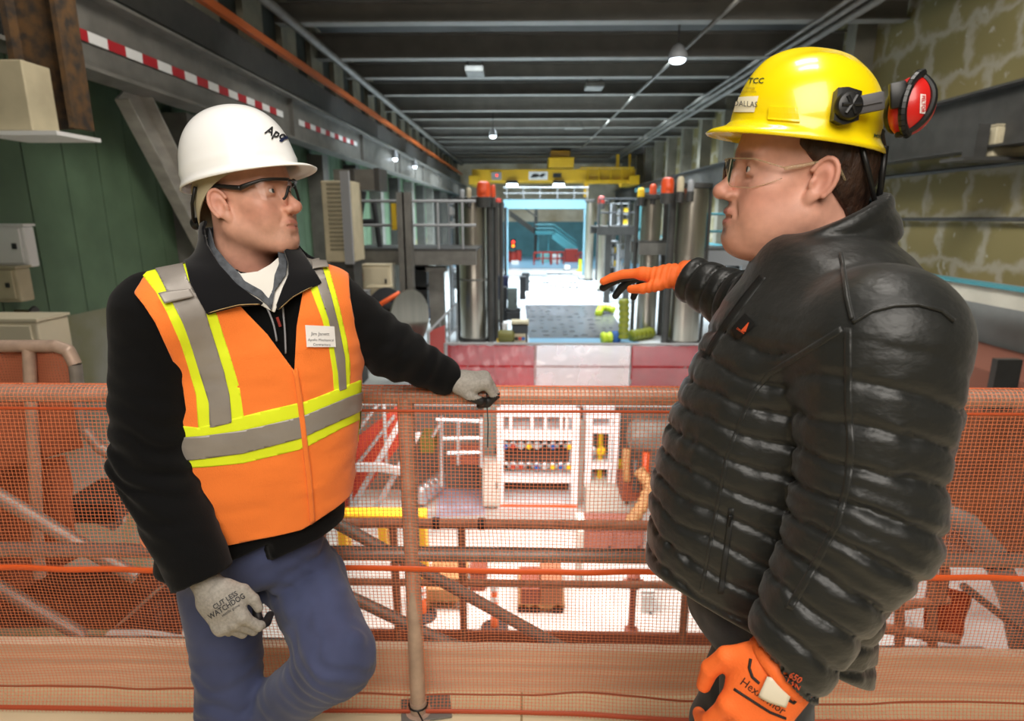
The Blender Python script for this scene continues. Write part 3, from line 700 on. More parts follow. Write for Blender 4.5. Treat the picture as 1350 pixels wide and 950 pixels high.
s_hole = np.where(front & (VV[:, 2] > 1.0), -inpoly(xy, armhole), 50)/600
s_back = axd(VV, nB+np.array([0, .02, -.02]), nB+np.array([0, .02, .1]))-.095
S_all = np.minimum.reduce([s_hem*5, s_arm*5, s_armL*5, s_neck*2, s_hole*2, s_back*5])
ORANGE = mat('vest_orange', 'ff8436', rough=.75, spec=.2, sheen=.2, bump=.35, bscale=420)
_o = ORANGE.node_tree.nodes['Principled BSDF']; _o.inputs['Emission Color'].default_value = (1, .12, .01, 1); _o.inputs['Emission Strength'].default_value = .0
LIME = mat('vest_lime', 'e9f72a', rough=.65, spec=.25, bump=.1, bscale=400)
SILVER = mat('reflective_silver', '9b948d', rough=.42, metal=.25, bump=.25, bscale=28, noise=.12, nscale=14)
WV, WT = clip(VV, VT, S_all)
vest = shell('safety_vest', WV, WT, ORANGE, LM, 0., .0022)
wxy = pix(WV); WN = vnormals(WV, WT); wf = is_front(WV, WN); wlat = (WV[:, :2]-np.array([np.mean(tx), TY]))@u20
def vest_part(name, field, m, off, lab=None):
    V2, T2 = clip(WV, WT, field)
    return shell(name, V2, T2, m, vest, off, .0012, label=lab)
def front_or(poly, other): return np.where(wf, inpoly(wxy, poly)/600, other)
# vertical bands on the wearer's right, then his left; at the back they run straight down
bR_o = [(184, 361), (189, 364), (206, 386), (220, 412), (237, 450), (249, 485), (259, 520), (262, 566), (312, 560), (322, 552), (316, 510), (304, 470), (294, 440), (285, 412), (272, 405), (250, 360), (240, 325), (205, 345)]
bR_g = [(201, 350), (209, 362), (221, 388), (240, 425), (254, 462), (267, 500), (276, 530), (277, 563), (306, 556), (303, 520), (296, 490), (287, 462), (276, 430), (270, 410), (248, 370), (238, 338), (227, 333)]
bL_o = [(394, 318), (405, 318), (418, 332), (434, 357), (446, 400), (457, 450), (461, 480), (460, 515), (440, 520), (438, 490), (432, 450), (424, 420), (408, 378), (395, 360), (385, 330)]
bL_g = [(384, 322), (392, 320), (408, 330), (424, 352), (436, 392), (445, 428), (453, 470), (455, 512), (446, 515), (444, 490), (438, 450), (432, 420), (418, 377), (400, 350), (385, 338)]
bz = lambda y1, y2: (P(350, y1, Y=1.28)[2], P(350, y2, Y=1.28)[2])
high = np.clip((WV[:, 2]-1.0)*5, -1, 1)
def back_v(c, hw): return np.minimum(hw-np.abs(wlat-c), WV[:, 2]-1.05)
vest_part('lime_band', front_or(bR_o, back_v(-.095, .048)), LIME, .0016, 'lime yellow band over the right shoulder')
vest_part('lime_band', front_or(bL_o, back_v(.095, .048)), LIME, .0016, 'lime yellow band over the left shoulder')
vest_part('reflective_strip', front_or(bR_g, back_v(-.095, .026)), SILVER, .0042, 'silver strip over the right shoulder')
vest_part('reflective_strip', front_or(bL_g, back_v(.095, .026)), SILVER, .0042, 'silver strip over the left shoulder')
# belt band: its edges on the front, level round the back
def belt(up, lo):
    f = [tuple(q) for q in up]+[tuple(q) for q in lo[::-1]]
    zu, zl = P(up[0][0], up[0][1], Y=1.3)[2], P(lo[0][0], lo[0][1], Y=1.3)[2]
    return front_or(f, np.minimum(zu-WV[:, 2], WV[:, 2]-zl))
vest_part('lime_band', belt([(150, 561), (238, 560), (262, 563), (320, 548), (390, 531), (401, 529), (453, 509), (475, 500)], [(150, 618), (240, 616), (270, 615), (320, 610), (394, 592), (406, 587), (450, 564), (475, 552)]), LIME, .0024, 'lime yellow band round the waist')
vest_part('reflective_strip', belt([(150, 575), (244, 575), (270, 573), (320, 566), (392, 549), (404, 545), (453, 524), (475, 516)], [(150, 605), (250, 605), (270, 603), (320, 596), (394, 577), (406, 572), (450, 552), (475, 540)]), SILVER, .0056, 'silver strip round the waist')
vt = bvh(WV+WN*.0068, WT)
V_, F_ = drape_strip(vt, [(386, 486), (391, 520), (398, 580), (404, 630), (410, 697)], [(392, 485), (398, 520), (405, 580), (411, 630), (416, 693)], 40, 4, .001)
zp = mesh_obj('zip_flap', V_, F_, ORANGE, vest, True); md = zp.modifiers.new('t', 'SOLIDIFY'); md.thickness = .003; md.offset = 1
for nm, e1, e2 in (('shoulder_loop', [(209, 388), (222, 385), (250, 382)], [(217, 401), (230, 398), (256, 392)]), ('shoulder_loop', [(410, 345), (420, 343), (429, 344)], [(412, 357), (422, 355), (433, 354)])):
    V_, F_ = drape_strip(vt, e1, e2, 14, 6, .005)
    if len(F_): q = mesh_obj(nm, V_, F_, SILVER, vest, True); md = q.modifiers.new('t', 'SOLIDIFY'); md.thickness = .0015; md.offset = 1
V_, F_ = drape_strip(vt, [(402, 428), (440, 430)], [(404, 457), (442, 457)], 12, 8, .003)
tagm = mesh_obj('name_tag', V_, F_, mat('paper_white', 'ece9e6', rough=.6), vest, True); tagm['label'] = 'white paper name tag'
INK = mat('grey_ink', '4a4a4e', rough=.8)
tt_ = bvh(V_, F_)
drape_text('lettering', tt_, 'Jim Janett', (422, 440), 4.6, 1, INK, tagm, .001); drape_text('lettering', tt_, 'Apollo Mechanical', (423, 448), 3.4, 1, INK, tagm, .001); drape_text('lettering', tt_, 'Contractors', (424, 454), 3.4, 1, INK, tagm, .001)

# collars: nested cones round the neck, cut to shape
def cone(p, r1, r2, z1=-.10, z2=.06): 
    return smin(rc(p, nB+A(.01, -.015, z1), nB+A(-.012, .018, z2), r1, r2), lm_torso(p), .045)
def collar(name, r1, r2, off, polys, m, back_lo, back_hi, thick):
    V, Q = surf(lambda p: cone(p, r1, r2)-f32(off), (-.95, 1.12, 1.18), (-.28, 1.70, 1.62), .005); T = tris_of(Q); N = vnormals(V, T); xy = pix(V); fr = is_front(V, N)
    s = np.full(len(V), -1.)
    for poly in polys: s = np.maximum(s, np.where(fr, inpoly(xy, poly)/600, -1))
    rad = axd(V, nB+np.array([0, .01, -.2]), nB+np.array([0, .01, .3]))
    s = np.where(fr, s, np.minimum.reduce([back_hi-V[:, 2], V[:, 2]-back_lo, .138-rad, np.full(len(V), .02)]))
    V2, T2 = clip(V, T, s); N2 = vnormals(V2, T2); o = shell(name, V2, T2, m, LM, 0, thick); return o, V2, T2
TEE = mat('white_tee', 'e6e2da', rough=.9, bump=.1, bscale=300); SHIRT = mat('grey_shirt', '5c6066', rough=.85, noise=.45, nscale=70, bump=.2, bscale=250)
KNIT = mat('black_knit', '0f0f12', rough=.95, sheen=.2, spec=.15)
zN = nB[2]
collar('t_shirt', .104, .073, .002, [[(300, 350), (318, 361), (340, 358), (356, 349), (372, 335), (384, 350), (362, 412), (325, 392)]], TEE, zN-.03, zN+.03, .002)
collar('shirt_collar', .106, .076, .0055, [[(264, 300), (272, 294), (277, 300), (284, 325), (300, 345), (317, 362), (314, 378), (296, 366), (278, 345), (268, 322)],
        [(317, 362), (322, 370), (345, 383), (354, 394), (360, 380), (362, 362), (368, 347), (366, 331), (374, 330), (378, 345), (377, 362), (362, 384), (358, 410), (352, 402), (340, 392), (315, 378)]], SHIRT, zN-.02, zN+.085, .0025)
kc, KV, KT = collar('knit_collar', .112, .082, .0150, [[(243, 340), (245, 326), (255, 310), (266, 296), (274, 292), (270, 302), (274, 322), (290, 350), (312, 374), (330, 388), (348, 400), (346, 402), (314, 404), (273, 415), (262, 396), (250, 372)],
        [(374, 331), (381, 326), (392, 327), (405, 345), (424, 374), (405, 382), (385, 393), (366, 410), (364, 402), (372, 380), (380, 362), (379, 345)]], KNIT, zN-.03, zN+.085, .006)
kt = bvh(KV+vnormals(KV, KT)*.006, KT)
BRASS = mat('brass_zip', '8a7550', rough=.35, metal=.8)
for pl in ([(273, 413), (290, 408), (314, 402), (330, 401), (345, 401)], [(366, 409), (385, 392), (405, 381), (423, 374)]):
    pts = [h_[0] for h_ in (hit(kt, *q, .002) for q in [vec_mix(pl[i], pl[i+1], t) for i in range(len(pl)-1) for t in (.1, .35, .6, .85)]) if h_]
    if len(pts) > 2: m_ = MB(); m_.tube(pts, .0014, 6); m_.build('collar_zip', BRASS, LM, True)
jt = bvh(JV, JQ); CORD = mat('grey_cord', '8f8f94', rough=.6)
for pl in ([(316, 375), (336, 388), (352, 405), (360, 425), (366, 455)], [(371, 385), (373, 410), (375, 440), (376, 470)]):
    pts = [h_[0] for h_ in (hit(jt, *vec_mix(pl[i], pl[i+1], t), .012) for i in range(len(pl)-1) for t in np.arange(0, 1, .2)) if h_]
    if len(pts) > 3:
        for _ in range(4): pts = [pts[0]]+[(pts[i-1]+2*pts[i]+pts[i+1])/4 for i in range(1, len(pts)-1)]+[pts[-1]]
        m_ = MB(); m_.tube(pts, .0022, 6); m_.build('neck_cord', CORD, LM, True)
zq = hit(jt, 367, 424, .01)
if zq: m_ = MB(); m_.box(zq[0], (.006, .004, .022), ry=-.25, bev=.001); m_.build('zip_pull', mat('red_pull', '8e2b22', rough=.5), LM)

# trousers
cr = P(385, 770, Y=1.42); hipR = P(292, 775, Y=1.41); hipL = P(402, 765, Y=1.46)
knR = P(305, 935, Y=1.33); ftR = np.array([hipR[0]+.09, 1.34, .06])
knL = P(446, 868, Y=1.25); ftL = np.array([knR[0]-.03, 1.36, .08])
ftL = knL+(P(378, 948, Y=1.32)-knL)*2.3; ftL[2] = .09
def lm_legs(p):
    d = loft(p, [.86, .80, .74, .68, .64], [tx[-1]]*5, TY+.01, [.155, .172, .182, .178, .16], [.110, .120, .128, .13, .11], R(15), 2.3, .03)
    r = chain(p, [hipR, knR, ftR], [.102, .078, .058], .03); l = chain(p, [hipL, knL, ftL], [.106, .083, .060], .03)
    d = smin(smin(d, r, .03), l, .03)
    for c, L_, ang in ((knL, .13, .6), (hipL, .14, .5), (knR, .16, .2), (cr, .12, -.5)):
        k = np.exp(-(((p-A(*c))/f32(L_))**2).sum(1)); d = d-(k*.0045*np.sin((p[:, 2]+ang*p[:, 0]+.02*vnoise(p, 16, 8))*2*math.pi/.045)).astype(f32)
    return smax(d, .09-p[:, 2], .005)-(.003*vnoise(p, 16, 4)).astype(f32)
JEANS = mat('blue_jeans', '3f4668', rough=.85, noise=.22, nscale=12, bump=.2, bscale=700, sheen=.15)
cloth('jeans', lm_legs, (-1.05, .95, .07), (-.10, 1.8, .86), .0075, JEANS, LM)
BOOT = mat('brown_boot', '4a3424', rough=.6, bump=.2, bscale=80)
def boots(pts, root, yaw):
    for (c, a) in pts:
        c = np.array(c); f = np.array([math.sin(a), -math.cos(a), 0])
        def fn(p):
            d = rc(p, c+A(0, 0, .10), c+A(0, 0, .03), .058, .050); d = smin(d, rc(p, c+f*.02+A(0, 0, .035), c+f*.15+A(0, 0, .030), .045, .038), .03); return smax(d, -p[:, 2], .006)
        cloth('boot', fn, c-np.array([.25, .25, .12]), c+np.array([.25, .25, .14]), .008, BOOT, root)
boots([((ftR[0], ftR[1], 0), R(35)), ((ftL[0], ftL[1], 0), R(50))], LM, 0)

# gloves
GREYGLOVE = mat('grey_glove', 'a39d94', rough=.9, noise=.22, nscale=160, bump=.3, bscale=600); COAT = mat('black_coating', '1b1b1c', rough=.5, bump=.2, bscale=300)
pose = dict(curl=[(30, 50, 25), (42, 65, 40), (42, 68, 40), (46, 66, 40)], spread=4, thumb=[(.024, .014, -.006), (.046, .038, -.016), (.050, .066, -.022), (.046, .088, -.026)])
HVv, HQ, HL = make_hand(P(279, 776, Y=1.18), (.53, -.18, -.80), (.05, -1, -.05), -1, pose, scale=1.08)
palm = HL[:, 2] < -.026
mi = [1 if palm[q].sum() >= 3 else 0 for q in HQ]
gl = mesh_obj('glove', HVv, HQ, [GREYGLOVE, COAT], LM, True, mi); gl['label'] = 'grey glove hanging at the side'
ht = bvh(HVv, HQ); INK2 = mat('glove_ink', '34343a', rough=.8)
drape_text('lettering', ht, 'CUT LESS', (297, 791), 6.5, -32, INK2, gl, .0008, bold=True); drape_text('lettering', ht, 'WATCHDOG', (299, 799), 7.5, -32, INK2, gl, .0008, bold=True, wide=.9)
drape_text('lettering', ht, 'seattle glove', (304, 804), 4, -32, INK2, gl, .0008)
pose2 = dict(curl=[(62, 70, 35), (62, 74, 35), (60, 74, 35), (58, 72, 35)], spread=3, thumb=[(.024, .012, -.008), (.040, .040, -.026), (.036, .068, -.042), (.020, .086, -.050)])
HVv, HQ, HL = make_hand(P(599, 503, Y=1.62), (.93, .06, .02), (.05, -.12, 1), 1, pose2)
mi = [1 if (HL[q, 2] < -.030).sum() >= 3 or (HL[q, 2] < -.012).sum() >= 3 and .02 < HL[q, 1].mean() < .095 and HL[q, 0].mean() < .022 else 0 for q in HQ]
gl = mesh_obj('glove', HVv, HQ, [GREYGLOVE, COAT], LM, True, mi); gl['label'] = 'grey glove with black palm gripping the top rail'
# ------------------------------------------------------------------ the man in the yellow hard hat
RM_ = thing('person', 'person in yellow hard hat and black quilted jacket, pointing with an orange glove', 'person', (.5, 1.0, 0))
RO = dict(loc=(.468, 1.085, 1.632), yaw=-97, pitch=-5.5, roll=2.5, scale=1.04, skin='d39c86', red='c87868', lip='b4655c', brow='4a3626', browd=.6, jaw=1.0, open=.004, full=1, iris='3c2c22', lid=.0048, zlow=1.05,
          neck=[(0, .028, -.05), (.0, .050, -.12), (.0, .065, -.21)], neck_r=[.060, .065, .070],
          beard=[((0, -.100, -.098), (.014, .016, .014), '8f8078', .9), ((0, -.096, -.056), (.028, .02, .010), 'a08070', .45), ((.025, -.085, -.09), (.02, .03, .02), '9a7a6a', .3)],
          hat=dict(c=(0, -.010, .062), len=.113, wid=.102, h=.112, brim0=.008, brim=.024, back=.005, bpow=1.8, drop=.013, ex=2.2, ridge=.008, tilt=-3, gutter=.0))
build_head(RO, RM_)
# short brown hair at the sides and the back
def hair_f(p):
    d = ell(np.stack([np.abs(p[:, 0]), p[:, 1], p[:, 2]], 1).astype(f32), (0, .010, .035), (.0835, .108, .084))
    d = smin(d, rc(p, (0, .045, -.02), (0, .062, -.085), .066, .054), .03)
    x = np.abs(p[:, 0])
    cut = np.maximum.reduce([np.where(p[:, 2] > -.022, -.042-p[:, 1]+np.clip(p[:, 2], -.03, .02)*.6, .018-p[:, 1]), -.088-p[:, 2]+f32(.0), .9*(.035-p[:, 1])-.02-p[:, 2]*.9])
    d = smax(d, -ell(np.stack([x, p[:, 1], p[:, 2]], 1).astype(f32), (.090, .012, -.010), (.022, .026, .036)), .004)
    return smax(d, cut, .006)-(.0022*vnoise(p, (160, 160, 45), 3)+.0015*vnoise(p, (60, 60, 20), 9)).astype(f32)
HAIR = mat('brown_hair', '3b2416', rough=.55, noise=.55, nscale=120, stretch=(1, 1, .25), bump=.5, bscale=500)
hv, hq = surf(hair_f, (-.11, -.09, -.13), (.11, .15, .08), .003)
ob = mesh_obj('hair', np.array(RO['loc'])+RO['scale']*(hv@head_frame(RO).T), hq, HAIR, RM_, True)
YEL = mat('yellow_hat_shell', 'f5d80c', rough=.25, coat=.4)
hat, HV, HF = hat_mesh(RO, 'hard_hat', YEL, RM_); htree = bvh(HV, HF)
head_band(RO, 'harness_band', mat('dark_band', '1e1d20', rough=.6), hat, .054, .080, .016, .080, .097)
lw = lambda p: np.array(RO['loc'])+RO['scale']*(head_frame(RO)@np.array(p, float))
m = MB(); m.tube([lw((.080, .050, .055)), lw((.076, .075, .01)), lw((.06, .100, -.03)), lw((.03, .116, -.05)), lw((0, .121, -.055)), lw((-.03, .116, -.05)), lw((-.06, .100, -.03)), lw((-.080, .050, .055))], .0042, 8); m.build('nape_strap', BLACK_PLASTIC, hat, True)
m = MB(); ax = head_frame(RO)@np.array([.15, 1, .1]); m.lathe(lw((.012, .116, -.045)), [(.016, 0), (.020, .003), (.020, .016), (.016, .021)], 24, ax); m.build('ratchet_knob', BLACK_PLASTIC, hat, 40)
m = MB(); m.tube([lw((.05, .100, .05)), lw((.04, .112, -.01)), lw((.02, .122, -.045))], .005, 8); m.build('nape_pad', BLACK_PLASTIC, hat, True)
# accessory slot and stickers
for e1, e2, nm, mm, off in (([(1015, 141), (1052, 143)], [(1013, 159), (1054, 162)], 'slot_boss', YEL, .004),):
    V_, F_ = drape_strip(htree, e1, e2, 10, 6, off)
    if len(F_): q = mesh_obj(nm, V_, F_, mm, hat); md = q.modifiers.new('t', 'SOLIDIFY'); md.thickness = .006; md.offset = -1
V_, F_ = drape_strip(htree, [(968, 129), (985, 127.5), (1001, 127)], [(964, 148), (980, 148), (995, 148)], 16, 8, .0015)
if len(F_):
    stk = mesh_obj('name_sticker', V_, F_, mat('sticker_white', 'efe6c8', rough=.5), hat, True); stk['label'] = 'white name sticker'
    drape_text('lettering', htree, 'DALLAS', (985, 138), 7.6, 4, mat('sticker_ink', '26262a', rough=.7), stk, .0032, wide=.85)
GRN = mat('green_print', '17351c', rough=.6); GLD = mat('gold_print', 'a5891a', rough=.6)
drape_text('lettering', htree, 'WTCC', (992, 107), 7.5, 0, GRN, hat, .001, bold=True, shear=.25); drape_text('lettering', htree, 'energy', (990, 116), 3.4, 2, GLD, hat, .001); drape_text('lettering', htree, 'contractors', (988, 120.5), 3.0, 2, GLD, hat, .001)
drape_text('lettering', htree, 'MSA', (1157, 180), 5, 8, GRN, hat, .0015, bold=True)
# ear muffs folded back on their arms
RED = mat('muff_red', 'c8201c', rough=.33, coat=.2); GREY = mat('arm_grey', '4a484a', rough=.55)
hp = hit(htree, 1110, 143, 0); base = hp[0]; nrm = hp[1]
ym = base[1]
tip = P(1200, 138, Y=ym-.004)
m = MB(); u_ = (tip-base)/np.linalg.norm(tip-base)
V_, F_ = drape_strip(htree, [(1098, 122), (1110, 121), (1126, 126)], [(1093, 160), (1104, 166), (1122, 160)], 12, 10, .001)
mt = mesh_obj('muff_mount', V_, F_, BLACK_PLASTIC, hat); md = mt.modifiers.new('t', 'SOLIDIFY'); md.thickness = .016; md.offset = 1
m = MB(); m.lathe(base+nrm*.012, [(.020, 0), (.021, .006), (.018, .012), (.012, .014)], 28, nrm); 
for a in (0, 60, 120): 
    pu, pv, _ = frame_of(nrm); d_ = pu*math.cos(R(a))+pv*math.sin(R(a)); m.tube([base+nrm*.026-d_*.014, base+nrm*.027, base+nrm*.026+d_*.014], .0028, 6)
m.build('muff_pivot', BLACK_PLASTIC, hat, 40)
m = MB(); a0 = base+nrm*.014+u_*.014; a1 = P(1166, 132, Y=ym-.022)
mid = (a0+a1)/2; L_ = np.linalg.norm(a1-a0); dx = (a1-a0)/L_; Rz_ = math.atan2(dx[1], dx[0]); Ry_ = -math.asin(dx[2])
m.box(mid, (L_, .008, .026), rz=Rz_, ry=Ry_, bev=.003); m.box(mid+np.array([.0, -.005, 0]), (L_*.7, .004, .004), rz=Rz_, ry=Ry_)
m.build('muff_arm', GREY, hat, 40)
# cup: a flattened shell, black cushion towards the wearer's left rear, yoke over it
cc = P(1204, 140, Y=ym-.010); ax = np.array([.36, -.92, -.08]); ax /= np.linalg.norm(ax); cu, cv, cd_ = frame_of(ax); upd = np.array([.18, 0, 1.]); upd -= ax*(upd@ax); upd /= np.linalg.norm(upd); sd = np.cross(upd, ax); CM = np.stack([sd, upd, ax], 1)
def cup(p):
    q = ((p-A(*cc))@CM.astype(f32)); d = ell(q, (0, 0, -.004), (.036, .042, .029)); return smax(d, -.014-q[:, 2], .004)
v, q = surf(cup, cc-.065, cc+.065, .0028); mesh_obj('muff_cup', v, q, RED, hat, True)
def cushion(p):
    q = ((p-A(*cc))@CM.astype(f32)); k = np.sqrt((q[:, 0]/.78)**2+q[:, 1]**2); return np.sqrt((k-f32(.030))**2+((q[:, 2]+f32(.018))*1.0)**2)-f32(.009)
v, q = surf(cushion, cc-.07, cc+.07, .003); mesh_obj('muff_cushion', v, q, BLACK_PLASTIC, hat, True)
m = MB(); yk = [cc+CM@np.array([.0345*math.sin(t)*1.0, .045*math.cos(t), .004+.010*abs(math.sin(t*.5))]) for t in np.linspace(R(-15), R(-165), 16)]
for k in range(len(yk)-1): m.cyl(yk[k], yk[k+1], .0058, 8)
m.box(yk[6]*.6+a1*.4, (.022, .010, .036), rz=Rz_, ry=Ry_, bev=.003)
yk2 = [cc+CM@np.array([.014*math.cos(t)-.012, .043*math.sin(t), .028-.028*abs(math.sin(t))**2.5]) for t in np.linspace(R(95), R(-95), 20)]
m.tube(yk2, .0048, 8)
m.build('muff_yoke', BLACK_PLASTIC, hat, 40)
vc, qc = surf(cup, cc-.065, cc+.065, .0035); ct = bvh(vc, qc)
V_, F_ = drape_strip(ct, [(1213, 124), (1220, 125)], [(1212, 149), (1219, 150)], 8, 4, .001)
if len(F_): mesh_obj('muff_label', V_, F_, mat('label_white', 'e8dcd8', rough=.5), hat); drape_text('lettering', ct, 'PELTOR', (1216, 137), 4.6, 92, RED, hat, .002, bold=True)
glasses(RO, RM_, mat('clear_temple', 'c8b48e', rough=.12, trans=.5, alpha=.6), dict(thick=False, z=-.002, rise=.006))

# jacket
sL2, eL2, wL2 = P(1158, 452, Y=.85), P(1137, 690, Y=.80), P(1030, 876, Y=.785)
sR2, eR2, wR2 = P(1030, 395, Y=1.22), P(985, 405, Y=1.36), P(907, 366, Y=1.47)
TYR = 1.04
rows = [(305, 1015, 1168), (335, 1000, 1205), (370, 985, 1232), (400, 962, 1248), (460, 930, 1266), (520, 904, 1268), (560, 887, 1258), (620, 868, 1236), (660, 859, 1215), (745, 855, 1180), (800, 853, 1160), (900, 856, 1150)]
qz = []; qx = []; qr = []
for y, xa, xb in rows:
    a, b = P(xa, y, Y=TYR), P(xb, y, Y=TYR-.05); qz.append(a[2]); qx.append((a[0]+b[0])/2); qr.append((b[0]-a[0])/2)
qy = [.07, .125, .165, .180, .185, .182, .178, .175, .175, .178, .178, .175]
cax = np.array([-.42, .03, .905]); cax /= np.linalg.norm(cax); cc0 = P(1090, 318, Y=1.07)
def rm_base(p):
    d = loft(p, qz, qx, TYR, qr, qy, R(-8), 2.25, .03)
    d = smin(d, rc(p, cc0-cax*.04, sL2+A(-.02, .03, -.01), .070, .098), .045)
    return smin(d, rc(p, cc0-cax*.04, sR2+A(.05, 0, -.03), .070, .09), .045)
def puff(s, L, amp, sharp=.5):
    d = np.abs((s/L+.5) % 1-.5)*L; return (amp*.55*(np.abs(np.sin(math.pi*s/L))**sharp-.75)-amp*.80*np.exp(-(d/.0058)**2)).astype(f32)
def near_seam(s, L, w_): d = np.abs((s/L+.5) % 1-.5)*L; return np.exp(-(d/w_)**2)
aL2 = (eL2-sL2)/np.linalg.norm(eL2-sL2); bL2 = (wL2-eL2)/np.linalg.norm(wL2-eL2); aR2 = (eR2-sR2)/np.linalg.norm(eR2-sR2); bR2 = (wR2-eR2)/np.linalg.norm(wR2-eR2)
yoke_z = P(1180, 415, Y=.8)[2]
seam_n = []
def arm_len(p, s, e, w, a, b):
    u = (p-A(*s))@A(*a); v = (p-A(*e))@A(*b); L1 = float(np.linalg.norm(e-s)); t = np.clip((v+.10)/.2, 0, 1); return u*(1-t)+(v+L1)*t
_h3 = np.array([P(857, 752, Y=1.04), P(1000, 842, Y=.87), P(1140, 903, Y=.98)]); hp3 = np.linalg.solve(np.stack([_h3[:, 0], _h3[:, 1], np.ones(3)], 1), _h3[:, 2])
def rm_jacket(p, quilt=True):
    t = rm_base(p); wob = .012*vnoise(p, 7, 2)+.007*vnoise(p, 20, 6)
    aL = chain(p, [sL2, eL2, wL2], [.112, .090, .066], .04); aR = chain(p, [sR2, eR2, wR2], [.085, .072, .054], .03)
    hem = (hp3[0]*p[:, 0]+hp3[1]*p[:, 1]+hp3[2]-p[:, 2]).astype(f32)
    if quilt:
        s1 = p[:, 2]+.30*(p[:, 0]-.45)+.10*(p[:, 1]-.9)+wob                      # body baffles
        kt = np.clip((yoke_z-.03-s1)/.03, 0, 1)*np.clip((s1-.70)/.02, 0, 1)
        t = t-kt*puff(s1, .050, .0058)-(kt*near_seam(s1, .050, .016)*.0036*vnoise(p, (55, 55, 10), 4)+.0016*kt*vnoise(p, (24, 24, 12), 7)).astype(f32)-((1-kt)*.0035*vnoise(p, 12, 8)).astype(f32)
        t = smax(t, hem, .012)
        s2 = arm_len(p, sL2, eL2, wL2, aL2, bL2)+wob-.20*(p[:, 0]-sL2[0])+.08*vnoise(p, 3, 12)*.12
        ka = np.clip((s2-.015)/.03, 0, 1); inn = np.exp(-((np.abs(p[:, 0]-(eL2[0]-.055))/.04)**2))
        aL = aL-ka*puff(s2-.02, .056, .0068)-(ka*near_seam(s2-.02, .056, .018)*.0040*vnoise(p, (50, 50, 10), 5)+.0018*ka*vnoise(p, (22, 22, 12), 9)).astype(f32)-(.004*np.exp(-(((p-A(*eL2))/f32(.09))**2).sum(1))*np.sin(s2*2*math.pi/.028)).astype(f32)
        s3 = arm_len(p, sR2, eR2, wR2, aR2, bR2)+wob*.5; aR = aR-puff(s3, .046, .006)
    for w_, e_, inner in ((wL2, eL2, .056), (wR2, eR2, .042)):
        u = (w_-e_)/np.linalg.norm(w_-e_); pl = (p-A(*w_))@A(*u)
        if w_ is wL2: pl = (p-A(*w_))@A(-.69, 0, -.73); aL = smax(smax(aL, pl, .008), -rc(p, w_-u*.05, w_+u*.1, inner, inner), .006)
        else: aR = smax(smax(aR, pl, .008), -rc(p, w_-u*.05, w_+u*.1, inner, inner), .006)
    d = smin(smin(t, aL, .012), aR, .02)
    return d
NYLON = mat('black_nylon', '1d1e1c', rough=.43, spec=.45, bump=.55, bscale=34, sheen=.1, stretch=(1, 1, 1.6), detail=3)
# hem: the torso is cut level at the hem, higher at the front
hemz = P(857, 752, Y=1.03)[2]
def rm_full(p):
    d = rm_jacket(p)
    q = p-A(*cc0); z = q@A(*cax); r = np.sqrt(np.maximum((q*q).sum(1)-z*z, 0)); sh = np.abs(r-(.094+.10*np.maximum(-z, 0)))-f32(.0125)
    gap = (p[:, 0] < .33) & (p[:, 1] < 0)
    band = smax(sh-(.004*np.abs(np.cos(math.pi*(z+.004)/.036))).astype(f32), np.abs(z-.006)-f32(.036), .010)
    hole = rc(p, cc0-cax*.06, cc0+cax*.2, .084, .084)
    return smin(smax(d, -hole, .01), band, .004)
jk, JV2, JQ2 = cloth('quilted_jacket', rm_full, (.02, .60, .62), (.92, 1.62, 1.72), .0050, NYLON, RM_)
j2 = bvh(JV2, JQ2)
def seam(name, pl, r, m, n=8, off=.002, root=RM_, tree=j2):
    pts = [h_[0] for h_ in (hit(tree, *vec_mix(pl[i], pl[i+1], t), off) for i in range(len(pl)-1) for t in np.arange(0, 1, 1/n)) if h_]
    if len(pts) < 4: return
    pts = [p for i, p in enumerate(pts) if i == 0 or np.linalg.norm(p-pts[i-1]) < .06]
    m_ = MB(); m_.tube(pts, r, 6); return m_.build(name, m, root, True)
TRIM = mat('seam_tape', '1a1b1a', rough=.6)
def tape(name, e1, e2, m, n=50, off=.0012, root=RM_, th=.002):
    V_, F_ = drape_strip(j2, e1, e2, n, 4, off)
    if len(F_): q = mesh_obj(name, V_, F_, m, root, True); md = q.modifiers.new('t', 'SOLIDIFY'); md.thickness = th; md.offset = 1; return q
seam('shoulder_piping', [(1108, 335), (1113, 360), (1118, 395), (1125, 425)], .0032, NYLON)
seam('shoulder_piping', [(1125, 425), (1150, 410), (1180, 403), (1210, 402), (1240, 410), (1258, 425)], .0028, NYLON)
tape('sleeve_seam', [(1113, 432), (1113, 480), (1114, 540), (1117, 590), (1112, 640), (1098, 690), (1068, 745), (1035, 800)], [(1123, 432), (1123, 480), (1124, 540), (1127, 590), (1122, 640), (1108, 692), (1078, 749), (1045, 804)], NYLON)
tape('front_zip', [(1002, 362), (975, 395), (950, 430), (925, 470)], [(1010, 366), (984, 400), (958, 435), (932, 474)], TRIM, 30)
tape('pocket_zip', [(960, 670), (957, 700), (952, 735), (946, 782)], [(968, 670), (965, 700), (960, 735), (954, 782)], TRIM, 24)
tape('front_seam', [(1108, 430), (1047, 468), (1014, 488), (989, 517), (972, 559), (956, 600), (944, 663), (932, 725), (922, 780)], [(1112, 437), (1051, 475), (1018, 495), (994, 521), (977, 561), (961, 602), (949, 664), (937, 726), (927, 781)], NYLON, 70)
zq = hit(j2, 962, 688, .006)
if zq: m_ = MB(); m_.box(zq[0], (.006, .005, .020), ry=.1, bev=.0015); m_.build('zip_pull', BLACK_PLASTIC, RM_)
V_, F_ = drape_strip(j2, [(966, 433), (984, 414)], [(975, 447), (998, 428)], 8, 8, .0035)
